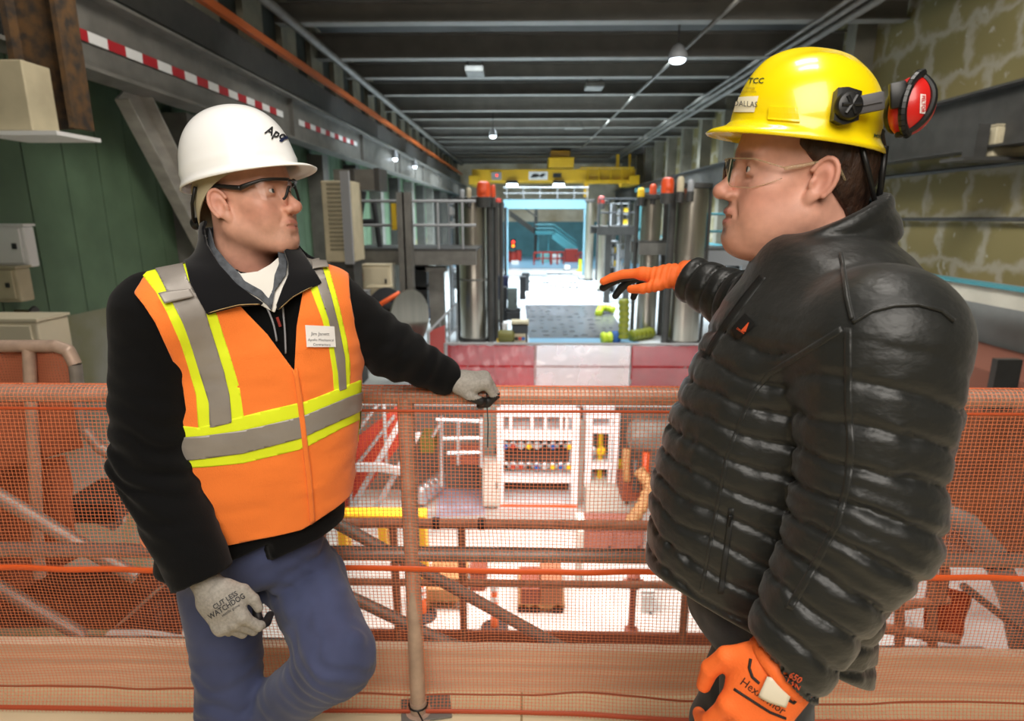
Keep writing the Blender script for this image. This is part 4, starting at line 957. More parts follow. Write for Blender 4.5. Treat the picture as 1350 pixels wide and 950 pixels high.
if len(F_):
    pt_ = mesh_obj('chest_patch', V_, F_, mat('patch_black', '141414', rough=.5), RM_, True); pt_['label'] = 'black chest patch with an orange mark'
    tr_ = bvh(V_, F_); OP = mat('orange_print', 'd4532a', rough=.6)
    V_, F_ = drape_strip(tr_, [(977, 436), (987, 425)], [(983.5, 437.5), (988, 425.5)], 8, 5, .001)
    if len(F_): mesh_obj('emblem', V_, F_, OP, pt_)
    drape_text('lettering', tr_, 'DEWALT', (978, 437), 2.7, 36, OP, pt_, .001, bold=True)
OP = MATS.get('orange_print') or mat('orange_print', 'd4532a', rough=.6)
drape_text('lettering', j2, '650', (1049, 892), 8.5, 31, OP, RM_, .002, bold=True); drape_text('lettering', j2, 'DOWN', (1041, 898), 7, 31, OP, RM_, .002, bold=True)
# teal lining at the collar
def lin_f(p):
    q = p-A(*cc0); z = q@A(*cax); r = np.sqrt(np.maximum((q*q).sum(1)-z*z, 0)); return smax(np.abs(r-f32(.0815))-f32(.003), np.abs(z-.006)-f32(.034), .003)
v, q = surf(lin_f, cc0-.15, cc0+.15, .0035); lo_ = mesh_obj('collar_lining', v, q, mat('teal_lining', '1c3b42', rough=.8, bump=.3, bscale=200), RM_, True); lo_['label'] = 'dark teal collar lining'

# trousers
hp1, hp2 = P(1016, 835, Y=.98), P(1010, 835, Y=1.12)
def rm_legs(p):
    d = loft(p, [1.0, .92, .85, .78], [hp1[0]]*4, TYR, [.13, .132, .132, .12], [.14, .15, .15, .14], 0, 2.3, .03)
    r = chain(p, [hp1, (hp1[0]+.01, .98, .46), (hp1[0]+.02, .98, .06)], [.092, .074, .058], .03); l = chain(p, [hp2, (hp1[0], 1.14, .46), (hp1[0]+.02, 1.16, .06)], [.092, .074, .058], .03)
    return smax(smin(smin(d, r, .02), l, .02), .09-p[:, 2], .005)-(.005*vnoise(p, (9, 9, 18), 4)+.002*vnoise(p, 40, 2)).astype(f32)
cloth('jeans', rm_legs, (.2, .7, .07), (.72, 1.36, 1.0), .0085, mat('navy_jeans', '22262f', rough=.85, noise=.35, nscale=18, bump=.2, bscale=600, sheen=.15), RM_)
boots([((hp1[0]+.02, .98, 0), R(-95)), ((hp1[0]+.02, 1.16, 0), R(-95))], RM_, 0)

# gloves
HV_O = mat('orange_glove', 'ff7634', rough=.6, bump=.25, bscale=300, spec=.3)
po = dict(curl=[(6, 12, 8), (10, 16, 10), (18, 24, 14), (26, 30, 18)], spread=4, ribs=True, thumb=[(.024, .012, -.010), (.044, .040, -.026), (.046, .070, -.034), (.042, .098, -.036)])
hv, hq, hl = make_hand(P(899, 364, Y=1.475), (-.84, .50, -.02), (0, .22, 1), -1, po, scale=1.10)
mi = [1 if (hl[q, 2] < -.007).sum() >= 3 and hl[q, 1].mean() > .045 and hl[q, 0].mean() < .028 else 0 for q in hq]
gl = mesh_obj('glove', hv, hq, [HV_O, COAT], RM_, True, mi); gl['label'] = 'orange ribbed glove, pointing'
m = MB(); u = (wR2-eR2)/np.linalg.norm(wR2-eR2)
m.lathe(wR2-u*.004, [(.036, -.02), (.040, .0), (.043, .012), (.038, .02), (.034, .03)], 28, u); m.build('glove_cuff', HV_O, gl, True)
po = dict(curl=[(20, 32, 22), (24, 36, 24), (26, 38, 24), (30, 40, 24)], spread=4, thumb=[(.026, .012, -.006), (.052, .036, -.012), (.058, .066, -.022), (.052, .094, -.030)])
hv, hq, hl = make_hand(P(1031, 872, Y=.78), (-.42, -.05, -.88), (-.30, -.95, .02), 1, po, scale=1.22)
gl = mesh_obj('glove', hv, hq, HV_O, RM_, True); gl['label'] = 'orange glove with black lettering, hanging'
gt = bvh(hv, hq); GI = mat('glove_black', '1d1613', rough=.7)
drape_text('lettering', gt, 'HexArmor', (1006, 917), 11.5, 36, GI, gl, .0012)
for e in ([(990, 868), (988, 880), (992, 892), (1003, 902)], [(1040, 922), (1046, 926), (1053, 918)], [(968, 908), (990, 922), (1015, 938), (1040, 948)]):
    seam('trim_stripe', e, .0022, GI, 6, .0005, gl, gt)
m = MB(); u = (wL2-eL2)/np.linalg.norm(wL2-eL2)
u = np.array([-.69, 0, -.73]); m.lathe(wL2-u*.01, [(.048, 0), (.051, .012), (.051, .022), (.045, .026)], 28, u); m.build('glove_cuff', HV_O, gl, True)
V_, F_ = drape_strip(gt, [(1012, 889), (1026, 893), (1042, 905)], [(1001, 913), (1014, 920), (1034, 926)], 8, 8, .006)
if len(F_):
    q = mesh_obj('care_label', V_, F_, mat('label_cream', 'e9dfc8', rough=.5), gl, True); md = q.modifiers.new('t', 'SOLIDIFY'); md.thickness = .003; md.offset = 1; q['label'] = 'cream folded label at the cuff'
# ------------------------------------------------------------------ the railing in front of the platform
NETC = mat('orange_net', 'f0885c', rough=.6, spec=.3); PIPE = mat('galvanised_pipe', '9a948c', rough=.42, metal=.35, noise=.25, nscale=20); TAPE = mat('orange_tape', 'f0642a', rough=.5); WRAP = mat('orange_wrap', 'c9714a', rough=.6, noise=.3, nscale=30)
GY = 1.642
def pipe(m, pts, r=.024, seg=14): 
    for a, b in zip(pts[:-1], pts[1:]): m.cyl(a, b, r, seg)
    for p in pts[1:-1]: m.sphere(p, r, seg, 8)
t = thing('guardrail', 'galvanised pipe guardrail wrapped in orange netting behind both people', 'railing', (0, GY, 0))
m = MB(); pipe(m, [(-3.4, GY+.01, 1.07), (3.6, GY, 1.07)], .0255); m.build('top_rail', mat('netted_pipe', 'c6ab98', rough=.45, metal=.2, noise=.2, nscale=25), t, 40)
m = MB(); pipe(m, [(-3.4, GY+.01, .57), (3.6, GY, .57)], .022); m.build('mid_rail', PIPE, t, 40)
for x in (-2.72, -.333, 2.05):
    m = MB(); m.cyl((x, GY, .0), (x, GY, 1.07), .0245, 16); m.lathe((x, GY, .0), [(.055, 0), (.055, .008), (.028, .012), (.027, .05)], 20); m.build('post', MATS['netted_pipe'], t, 40)
t2 = tag(MB().box2((-3.4, 1.735, .0), (3.6, 1.772, .165)).build('toe_board', mat('toe_ply', 'f6dcc0', rough=.6, noise=.25, nscale=5, stretch=(.3, 1, 8))), 'plywood toe board standing behind the foot of the netting', 'board')
nx0, nx1 = -2.6, 2.7
prof = np.array([(1.668, 1.055), (1.667, 1.08), (1.655, 1.098), (1.64, 1.102), (1.622, 1.096), (1.610, 1.078), (1.611, 1.04), (1.608, .80), (1.604, .60), (1.606, .52), (1.622, .34), (1.640, .17), (1.648, .09), (1.640, .035), (1.634, .006)])
sl = np.r_[0, np.cumsum(np.hypot(*np.diff(prof, axis=0).T))]
def net_pt(x, s):
    x = np.asarray(x, float); s = np.asarray(s, float); y = np.interp(s, sl, prof[:, 0]); z = np.interp(s, sl, prof[:, 1]); low = np.clip((.55-z)/.5, 0, 1); mid = np.clip((1.03-z)/.2, 0, 1)*np.clip(z/.06, 0, 1)
    q = np.stack([x, s, 0*x], 1); w1 = vnoise(q, (2.2, 1.6, 1), 1); w2 = vnoise(q, (7, 5, 1), 2)
    y = y+mid*(.010*w1+.005*w2)-low*.02*np.clip(vnoise(q, (1.2, 1, 1), 5), -1, 1)-.035*np.clip((.12-z)/.12, 0, 1)*(.5+.5*vnoise(q, (1.7, 0, 1), 7))
    z = z+mid*(.006*vnoise(q, (3, 3, 1), 3)+.003*w2); xx = x+mid*(.006*vnoise(q, (2.5, 4, 1), 4)+.0025*vnoise(q, (9, 7, 1), 6))
    return np.stack([xx, y, z], 1)
def strands(m, lines, r):
    for ln in lines:
        n = len(ln); T = np.gradient(ln, axis=0); T /= np.linalg.norm(T, axis=1)[:, None]; u = np.array([0, -1., 0])-T*(T@np.array([0, -1., 0]))[:, None]; u /= np.linalg.norm(u, axis=1)[:, None]+1e-9; v = np.cross(T, u)
        V = np.stack([ln+v*r, ln+u*r*.6, ln-v*r, ln-u*r*.6], 1).reshape(-1, 3)
        m.add(V, [(i*4+k, i*4+(k+1) % 4, (i+1)*4+(k+1) % 4, (i+1)*4+k) for i in range(n-1) for k in range(4)])
m = MB(); S_ = np.concatenate([sl[:6], np.linspace(sl[6], sl[-1], 34)]); xs = np.arange(nx0, nx1, .0118)
strands(m, [net_pt(np.full(len(S_), x), S_) for x in xs], .00085)
xx = np.linspace(nx0, nx1, 150); strands(m, [net_pt(xx, np.full(150, s)) for s in np.arange(.002, sl[-1], .0108)], .0008)
net = m.build('safety_net', NETC); tag(net, 'orange safety netting hung from the pipe railing down to the floor', 'netting')
def band(name, s0, s1, m_, off=.002, wob=0.):
    n = 160; xx = np.linspace(nx0, nx1, n); V = []
    for s in (s0, (s0+s1)/2, s1):
        p = net_pt(xx, s+wob*vnoise(np.stack([xx, 0*xx, 0*xx], 1), (2.5, 1, 1), 11)); p[:, 1] -= off; V += list(p)
    o = mesh_obj(name, V, [(k*n+i, k*n+i+1, (k+1)*n+i+1, (k+1)*n+i) for k in range(2) for i in range(n-1)], m_, net, True); md = o.modifiers.new('t', 'SOLIDIFY'); md.thickness = .0012; return o
sz = lambda z: float(np.interp(-z, -prof[5:, 1], sl[5:]))
band('edge_band', sz(.551), sz(.532), TAPE, .004, .004)['label'] = 'bright orange band at half height'
band('edge_band', sz(1.041), sz(1.033), mat('net_selvage', 'c8562c', rough=.6), .002, .002); band('edge_band', sz(.026), sz(.012), mat('net_hem', 'c05434', rough=.6), .003, .004); band('edge_band', sz(.084), sz(.078), mat('net_fold', 'a8502f', rough=.6), .004, .02)
for x in (-.10, -1.95, 1.5):
    m = MB(); c = [(x+.0, GY+.033*math.cos(a), 1.07+.033*math.sin(a)) for a in np.linspace(0, 2*math.pi, 16)]; m.tube(c, .0022, 5); m.tube([(x, GY-.033, 1.06), (x+.003, GY-.036, 1.0), (x+.001, GY-.034, .93)], .0017, 5); m.build('cable_tie', BLACK_PLASTIC, net, True)
m = MB(); m.tube([(-.333+.03*math.cos(a), GY+.03*math.sin(a), .035) for a in np.linspace(0, 2*math.pi, 14)], .003, 5); m.tube([(-.33, GY-.03, .035), (-.30, GY-.07, .02), (-.27, GY-.14, .004)], .0025, 5); m.build('cable_tie', BLACK_PLASTIC, net, True)
# stair handrails running down beyond the netting
def handrail(name, label, pts, mtl=PIPE, r=.024, posts=(), group=None):
    t = thing(name, label, 'handrail', tuple(pts[-1]), group); m = MB(); pipe(m, pts, r); m.build('rail', mtl, t, 40)
    for a, b in posts: m = MB(); m.cyl(a, b, r*.95, 12); m.build('post', mtl, t, 40)
    return t
handrail('stair_handrail', 'galvanised stair handrail sloping down past the middle railing post', [P(300, 610, Y=2.2), P(445, 690, Y=2.2), P(735, 850, Y=2.2), P(800, 886, Y=2.2)])
handrail('stair_handrail', 'lower galvanised stair rail sloping down beside the blue jeans knee', [P(330, 730, Y=2.2), P(470, 790, Y=2.2), P(570, 838, Y=2.2), P(640, 868, Y=2.2)])
a = [P(-90, 456, Y=2.35), P(74, 456, Y=2.35), P(90, 462, Y=2.35), P(99, 480, Y=2.35), P(104, 530, Y=2.35), P(112, 565, Y=2.35), P(132, 590, Y=2.35), P(300, 690, Y=2.35)]
handrail('stair_handrail', 'orange wrapped pipe rail with a bent corner at the left edge of the platform', a[:4], MATS['netted_pipe'], .025, [(P(38, 457, Y=2.35), P(52, 760, Y=2.35)), (P(-30, 457, Y=2.35), P(-10, 760, Y=2.35))])
handrail('stair_handrail', 'bare pipe bending down from the corner rail into the stairwell', a[3:], PIPE, .024)
handrail('stair_handrail', 'thick galvanised handrail sloping down at the far left behind the net', [P(-90, 603, Y=2.0), P(0, 655, Y=2.0), P(105, 717, Y=2.0), P(180, 760, Y=2.0)], PIPE, .027)
handrail('stair_handrail', 'lowest pale pipe at the far left just above the toe board', [P(-60, 740, Y=2.1), P(0, 775, Y=2.1), P(110, 838, Y=2.1)], PIPE, .027)
# orange net heaped on the corner rail
def sheet(name, label, cat, poly, Y, m_, wav=.03, nx=26, ny=20, th=.004, dy=None):
    (x0, y0), (x1, y1), (x2, y2), (x3, y3) = poly; V = []
    for j in range(ny+1):
        for i in range(nx+1):
            u, v = i/nx, j/ny; x = (x0*(1-u)+x1*u)*(1-v)+(x3*(1-u)+x2*u)*v; y = (y0*(1-u)+y1*u)*(1-v)+(y3*(1-u)+y2*u)*v
            p = P(x, y, Y=Y); p[1] += wav*float(vnoise(np.array([[u*5, v*4, Y]]), 1.0, 3)[0])+(dy or 0)*v; V.append(p)
    Fs = [(j*(nx+1)+i, j*(nx+1)+i+1, (j+1)*(nx+1)+i+1, (j+1)*(nx+1)+i) for j in range(ny) for i in range(nx)]
    o = mesh_obj(name, V, Fs, m_, None, True); md = o.modifiers.new('t', 'SOLIDIFY'); md.thickness = th; return tag(o, label, cat)
def open_weave(name, col, cell=.012, cover=.45, film=0.):
    m = mat(name, col, rough=.55); N = m.node_tree.nodes; L = m.node_tree.links; b = N['Principled BSDF']; tc = N['Texture Coordinate']
    br = N.new('ShaderNodeTexBrick'); br.offset = 0; br.inputs['Scale'].default_value = 1; br.inputs['Brick Width'].default_value = cell; br.inputs['Row Height'].default_value = cell; br.inputs['Mortar Size'].default_value = cell*cover*.5; br.inputs['Mortar Smooth'].default_value = 0
    sp = N.new('ShaderNodeSeparateXYZ'); cb = N.new('ShaderNodeCombineXYZ'); L.new(tc.outputs['Object'], sp.inputs[0]); L.new(sp.outputs[0], cb.inputs[0]); L.new(sp.outputs[2], cb.inputs[1]); L.new(cb.outputs[0], br.inputs['Vector'])
    mr = N.new('ShaderNodeMapRange'); mr.inputs[3].default_value = film; mr.inputs[4].default_value = 1; L.new(br.outputs['Fac'], mr.inputs[0]); L.new(mr.outputs[0], b.inputs['Alpha']); return m
W1 = open_weave('heavy_net', 'b5694c', .012, .6, .28)
sheet('debris_net', 'dense red-brown netting draped on the corner rail at the left', 'netting', [(-60, 462), (98, 462), (108, 590), (-60, 640)], 2.37, W1, .03)
sheet('debris_net', 'dense orange netting bunched low at the left edge behind the pipe', 'netting', [(-60, 620), (85, 600), (112, 730), (-60, 830)], 2.5, W1, .05)
# floor trash under the middle post
m = MB(); m.box(P(560, 944, Z=.004)+[0, .03, .002], (.16, .10, .008), .2, bev=.002); tag(m.build('base_plate', mat('plate_grey', '77746e', rough=.6)), 'small grey steel plate on the floor by the foot of the middle post', 'plate')
# ------------------------------------------------------------------ things in the hall beyond and in the pit below
STAIN = mat('stainless', 'b9b3a6', rough=.28, metal=.95, noise=.15, nscale=2, stretch=(6, 6, .3)); DARKP = mat('dark_paint', '26282a', rough=.5); MOTOR = mat('motor_orange', 'c8471a', rough=.4); CRANE = mat('crane_yellow', 'd9ab0c', rough=.45, noise=.15, nscale=1)
TEAL = mat('teal_paint', '3f8590', rough=.5); BLUE = mat('blue_paint', '1d4f8e', rough=.5); YELG = mat('hose_green', 'a7b81e', rough=.5); REDP = mat('red_paint', 'a03024', rough=.5); WOOD = mat('raw_wood', 'a87c50', rough=.7, noise=.3, nscale=8); ALU = mat('aluminium', 'c4c8cc', rough=.35, metal=.7); BROWN = mat('brown_board', '7a3f30', rough=.7)
LAMP = mat('lamp_glow', 'e6f2ff', emit=9.0); BLACKM = mat('black_matte', '121314', rough=.6); OLIVE = mat('olive', '5f5a22', rough=.6); YEL2 = mat('safety_yellow', 'd9b31a', rough=.5)
def pb(x0, y0, x1, y1, Y, d=.3):
    a = P(x0, y1, Y=Y); b = P(x1, y0, Y=Y); return np.array([a[0], Y, a[2]]), np.array([b[0], Y+d, b[2]])
def obj1(m, name, mats, label, cat, group=None, smooth=False): return tag(m.build(name, mats, None, smooth), label, cat, group)
def cen(a, b): c = (np.asarray(a)+np.asarray(b))/2; return (c[0], c[1], min(a[2], b[2]))
def on(x, y, z=HZ): return P(x, y, Z=z)
def rail(name, label, p0, p1, h, posts, mt, r=.028, mids=(.5,), group=None, toe=None, sheetm=None, zb=None):
    p0 = np.array(p0, float); p1 = np.array(p1, float); t = thing(name, label, 'railing', tuple(p0), group); up = np.array([0, 0, 1.])
    m = MB(); m.cyl(p0+up*h, p1+up*h, r, 8); m.build('top_rail', mt, t, 40)
    for k in mids: m = MB(); m.cyl(p0+up*h*k, p1+up*h*k, r*.9, 8); m.build('mid_rail', mt, t, 40)
    for u in posts: q = p0+(p1-p0)*u; m = MB(); m.cyl(q, q+up*h, r, 8); m.build('post', mt, t, 40)
    d = (p1-p0)/np.linalg.norm(p1-p0); n = np.array([d[1], -d[0], 0])
    if toe: m = MB(); m.prism([p0, p1, p1+up*.12, p0+up*.12], n*.02); m.build('toe_plate', toe, t)
    if sheetm: m = MB(); m.prism([p0+n*.03, p1+n*.03, p1+n*.03+up*h, p0+n*.03+up*h], n*.006); m.build('sheeting', sheetm, t)
    return t
# near guard rail with red plastic film at the hall's edge
FILM = mat('red_film', 'a8101c', rough=.22, alpha=.82, noise=.35, nscale=1.2, spec=.3, bump=.4, bscale=5); FILM2 = mat('clear_film', 'd8a8aa', rough=.15, alpha=.45, noise=.3, nscale=2, bump=.5, bscale=5)
ra, rb_ = np.array([P(588, 500, Y=12)[0], 12.0, HZ]), np.array([P(1010, 500, Y=12)[0], 12.0, HZ])
us = [(P(x, 500, Y=12)[0]-ra[0])/(rb_[0]-ra[0]) for x in (588, 705.5, 831, 950)]
t = rail('guardrail', 'grey pipe guardrail hung with red plastic film at the edge of the hall floor', ra, rb_, 1.06, us, GREYP, .028, (.56,))
for (xa, xb, fm) in ((590, 652, FILM), (652, 704, FILM), (704, 830, FILM2), (832, 1000, FILM)):
    V = []; n = 14; k_ = 8
    for j in range(k_+1):
        for i in range(n+1):
            x = P(xa+(xb-xa)*i/n, 480, Y=11.95)[0]; z = HZ+.02+(1.02-.0)*j/k_; V.append((x, 11.95+.03*math.sin(i*1.7+j)+.02*math.sin(i*.6-j*2), z))
    o = mesh_obj('film', V, [(j*(n+1)+i, j*(n+1)+i+1, (j+1)*(n+1)+i+1, (j+1)*(n+1)+i) for j in range(k_) for i in range(n)], fm, t, True)
    if fm is FILM2: o['label'] = 'pale thin stretch of the film'
# grey guard rails running into the hall at the left of the steel cylinder, red cloth on the first
rl = rail('guardrail', 'thin grey guardrail beside the left steel cylinder with a red cloth at its end', P(565, 455, Y=12.2)*[1, 1, 0]+[0, 0, HZ], P(603, 455, Y=16.5)*[1, 1, 0]+[0, 0, HZ], 1.25, (0, .33, .66, 1), GREYP, .028, (.5,))
m = MB(); q0 = P(567, 455, Y=12.6); q1 = P(586, 455, Y=13.2); m.prism([(q0[0], q0[1], HZ+.1), (q1[0], q1[1], HZ+.1), (q1[0], q1[1], HZ+1.22), (q0[0], q0[1], HZ+1.2)], (.02, .01, 0)); m.build('cloth', REDP, rl)
# big steel cylinders
def cylinder(name, label, x, y, r, ytop, band=True, group='stainless steel columns', pipes=(), h2=None):
    b = on(x, y); D = b[1]; zt = P(x, ytop, Y=D)[2]; t = thing(name, label, 'column', tuple(b), group); b[1] += r
    m = MB(); m.cyl(b, (b[0], b[1], zt), r, 32); m.build('shell', STAIN, t, 40)
    m = MB(); m.lathe(b, [(r*1.12, 0), (r*1.12, .10), (r*1.02, .12)], 32); m.build('base_ring', DSTEEL, t, 40)
    m = MB(); m.lathe((b[0], b[1], zt-.02), [(r*1.0, 0), (r*1.25, .02), (r*1.25, .14), (r*.9, .16)], 32); m.build('top_flange', DSTEEL, t, 40)
    if band:
        m = MB(); m.lathe((b[0], b[1], HZ+(zt-HZ)*.45), [(r*1.015, 0), (r*1.03, .01), (r*1.03, .05), (r*1.015, .06)], 32); m.build('weld_band', STEEL, t, 40)
    for dx, rr, dy in pipes:
        m = MB(); m.cyl((b[0]+dx, b[1]+dy, HZ), (b[0]+dx, b[1]+dy, zt), rr, 12); m.build('riser_pipe', DSTEEL, t, 40)
    return t, b, zt
cylinder('steel_cylinder', 'tall stainless steel cylinder left of the aisle with dark riser pipes', 624, 452, .39, 266, True, None, ((.50, .10, -.2), (.66, .07, -.05), (.80, .06, .1), (-.46, .05, .1)))
cylinder('steel_cylinder', 'narrow dark steel cylinder behind the left one beside the aisle', 657, 425, .17, 273, False, None, ((.25, .05, 0),))
cylinder('steel_cylinder', 'stainless steel cylinder directly below the pointing orange glove, nearest on the right', 905, 456, .42, 247, True, None, ((-.55, .11, -.1), (.5, .05, 0)))
cylinder('steel_cylinder', 'stainless steel cylinder just left of the nearest right one, standing on a bright ring', 853, 444, .29, 262, True, None, ((-.42, .06, 0), (.42, .07, 0)))
cylinder('steel_cylinder', 'dark slender steel cylinder on the right side of the aisle, far end of the plate', 793, 384, .20, 268, False, None, ((.5, .12, 0), (.9, .06, .2)))
cylinder('steel_cylinder', 'pale slender cylinder at the far right end of the aisle', 776, 370, .24, 266, False, None, ((.45, .06, 0),))
# hubs and motors on top of the cylinders
def motor(label, x0, y0, x1, y1, Y, mt=MOTOR, group=None, cat='motor'):
    a, b = pb(x0, y0, x1, y1, Y, 0); w_, h = b[0]-a[0], b[2]-a[2]; t = thing('drive_motor', label, cat, (float((a[0]+b[0])/2), Y, float(a[2])), group); c = np.array([(a[0]+b[0])/2, Y+w_/2, a[2]])
    m = MB(); m.lathe(c, [(w_*.5, 0), (w_*.5, h*.72), (w_*.44, h*.9), (w_*.25, h)], 20); m.build('housing', mt, t, 40)
    m = MB(); m.lathe(c-[0, 0, .0], [(w_*.50, -.22), (w_*.56, 0), (w_*.56, h*.10), (w_*.5, h*.12)], 20); m.build('base_flange', DSTEEL, t, 40)
    m = MB(); m.box(c+[0, -w_*.52, h*.45], (w_*.42, w_*.1, h*.3), bev=.01); m.build('terminal_box', mt, t, 40); return t
motor('orange drive motor standing on the left steel cylinder', 628, 238, 646, 262, 16.9); motor('slim dark orange motor beside the larger one on the left steel cylinder', 647, 243, 653, 262, 17.2)
motor('cream gearbox at the left end of the left cylinder top', 615, 247, 621, 262, 16.9, CREAM, None, 'gearbox'); motor('small grey gearbox next to the cream one on the left cylinder', 606, 249, 612, 262, 16.9, GREYP, None, 'gearbox')
motor('small rust red motor on the narrow cylinder left of the aisle', 653, 261, 661, 272, 20.75, REDP)
motor('orange drive motor with a pale label above the pointing glove', 873, 233, 891, 257, 16.5); motor('dark orange motor left of the labelled one on the right cylinders', 857, 242, 867, 259, 18.15); motor('yellow and orange small motor on the right, leftmost of its row', 841, 247, 851, 261, 18.15, YEL2)
motor('cream gearbox right of the orange motor on the right cylinder', 893, 232, 904, 255, 16.6, CREAM, None, 'gearbox'); motor('grey gearbox at the right end of the right cylinder top', 907, 236, 917, 254, 16.6, GREYP, None, 'gearbox'); motor('small rust red motor on the far dark cylinder right of the aisle', 789, 258, 798, 269, 28.3, REDP)
# platforms and gantries
def deck(name, label, x0, y0, x1, y1, Y, d, mt, cat='platform', posts=(), rails=None, group=None, rm=GREYP):
    a, b = pb(x0, y0, x1, y1, Y, d); t = thing(name, label, cat, (float(a[0]), Y, float(a[2])), group)
    for ya in (Y, Y+d-.14): m = MB(); m.box2((a[0], ya, a[2]), (b[0], ya+.14, b[2])); m.build('girder', mt, t)
    m = MB(); m.box2((a[0], Y, b[2]), (b[0], Y+d, b[2]+.05)); m.build('deck_plate', DSTEEL, t)
    for px in posts: q = P(px, y1, Y=Y); m = MB(); ibeam(m, (q[0], Y+.2, HZ), (q[0], Y+.2, a[2]), .2, .18, .03) if False else m.box2((q[0]-.12, Y+.05, HZ), (q[0]+.12, Y+.29, a[2])); m.build('leg_post', mt, t)
    if rails:
        yt, pxs = rails; zt = P(x0, yt, Y=Y)[2]; z0 = b[2]+.05
        for z in (zt, (zt+z0)/2): m = MB(); m.cyl((a[0], Y+.05, z), (b[0], Y+.05, z), .035, 8); m.build('hand_rail', rm, t, 40)
        for px in pxs: q = P(px, y0, Y=Y); m = MB(); m.cyl((q[0], Y+.05, z0), (q[0], Y+.05, zt), .032, 8); m.build('rail_post', rm, t, 40)
    return t
deck('platform', 'grey steel walkway on a deep beam between the wall and the left steel cylinder', 455, 331, 628, 349, 15.0, 2.4, STEEL, 'platform', (), (265, (470, 529, 578, 610)))
m = MB(); q = on(561, 452); q[1] = 14.6; m.box2((q[0]-.16, q[1], HZ), (q[0]+.16, q[1]+.06, P(561, 253, Y=14.6)[2])); m.box2((q[0]-.16, q[1]+.24, HZ), (q[0]+.16, q[1]+.30, P(561, 253, Y=14.6)[2])); m.box2((q[0]-.02, q[1], HZ), (q[0]+.02, q[1]+.3, P(561, 253, Y=14.6)[2])); obj1(m, 'steel_post', STEEL, 'upright grey steel post in front of the left walkway', 'post')
m = MB(); a_, b_ = pb(568, 355, 584, 450, 15.2, .3); m.box2((a_[0], 15.2, HZ), b_); m.box(((a_[0]+b_[0])/2, 15.35, b_[2]), (.5, .4, .12)); obj1(m, 'steel_post', STEEL, 'short thick grey post under the left walkway beside the tall one', 'post')
t = thing('signal_stand', 'yellow bracket stand on the left walkway railing', 'stand', tuple(P(520, 330, Y=14.9)))
m = MB(); m.box2(*pb(517, 268, 522, 303, 14.9, .06)); m.build('upright', YEL2, t); m = MB(); m.box2(*pb(521, 268, 537, 283, 14.9, .08)); m.build('arm_plate', YEL2, t)
t = deck('platform', 'dark grey platform between the slender right columns', 788, 300, 838, 310, 25.5, 3, DSTEEL, 'platform', (803, 829), (262, (790, 803, 818, 829, 837)), None, DARKP)
deck('platform', 'grey platform arm joining the two right steel cylinders', 842, 320, 905, 336, 18.0, 1.5, STEEL, 'platform')
deck('platform', 'grey concrete-coloured walkway at the right behind the pointing sleeve', 888, 330, 990, 350, 18.5, 2, GREYP, 'platform', (985,), (282, (930, 960, 985)), None, TEAL)
# teal lift between the right cylinders
t = thing('access_lift', 'teal steel frame tower between the two right cylinders', 'tower', tuple(on(848, 440)))
for x in (838, 866): m = MB(); m.box2(*pb(x, 245, x+5, 350, 19.5, .15)); m.build('upright', TEAL, t)
for yv in (248, 300, 326): m = MB(); m.box2(*pb(838, yv, 871, yv+5, 19.5, .15)); m.build('crossbar', TEAL, t)
m = MB(); m.box2(*pb(843, 270, 864, 330, 19.65, .3)); m.build('panel', mat('teal_light', '5fa9b3', rough=.5), t)
# left wall machinery behind the left man's shoulder
t = SW_ = thing('switch_cabinet', 'tall beige perforated cabinet by the green wall behind the sleeve', 'cabinet', tuple(P(435, 370, Y=12.5)))
m = MB(); a_, b_ = pb(430, 238, 462, 345, 12.5, .8); m.box2(a_, b_, .02); m.build('body', CREAM, t); m = MB()
for k in range(16): m.box((a_[0]+.26, 12.49, a_[2]+.25+k*.085), (.30, .012, .045))
m.build('louvres', mat('louvre', '7d765f', rough=.6), t); m = MB(); m.box2(*pb(455, 225, 459, 348, 12.4, .08)); m.build('conduit', GREYP, t)
m = MB(); m.box2((a_[0]+.05, 12.55, HZ), (b_[0]-.05, 13.2, a_[2]+.01)); m.build('plinth', DSTEEL, SW_)
t = thing('duct', 'grey sheet metal duct above the left walkway', 'duct', tuple(P(470, 262, Y=13.2))); m = MB(); m.box2(*pb(441, 223, 497, 250, 13.2, .7)); m.build('casing', STEEL, t); m = MB(); m.box2(*pb(462, 222, 466, 251, 13.15, .8)); m.build('flange', DSTEEL, t); m = MB(); m.box2(*pb(494, 221, 499, 251, 13.15, .8)); m.build('flange', DSTEEL, t)
t = thing('ladder_frame', 'dark slanted steel frame leaning on the left walkway', 'frame', tuple(P(480, 330, Y=14.2)))
for (x0, y0, x1, y1) in ((480, 252, 468, 333), (492, 262, 502, 333), (474, 292, 497, 292)): m = MB(); m.cyl(P(x0, y0, Y=16.0), P(x1, y1, Y=16.0), .07, 8); m.build('strut', DARKP, t)
def panelbox(name, label, x0, y0, x1, y1, Y, d, mt, dm=None, cat='cabinet', group=None, n=1, hm=DARKP):
    a, b = pb(x0, y0, x1, y1, Y, d); t = thing(name, label, cat, (float((a[0]+b[0])/2), Y, float(a[2])), group); w_ = b[0]-a[0]; h = b[2]-a[2]
    m = MB(); m.box2(a, b, min(.02, w_*.1)); m.build('body', mt, t)
    for k in range(n):
        m = MB(); c = (a[0]+w_*(k+.5)/n, Y-.012, a[2]+h*.52); m.box(c, (w_/n*.86, .024, h*.84), bev=.006); dr = m.build('door', dm or mt, t)
        m = MB(); m.box((c[0]+w_/n*.32, Y-.03, c[2]), (w_/n*.05+.01, .03, h*.14)); m.build('handle', hm, dr)
    m = MB(); m.box2((a[0]-.01, Y-.01, b[2]), (b[0]+.01, Y+d+.01, b[2]+.025)); m.build('top_cover', mt, t); return t
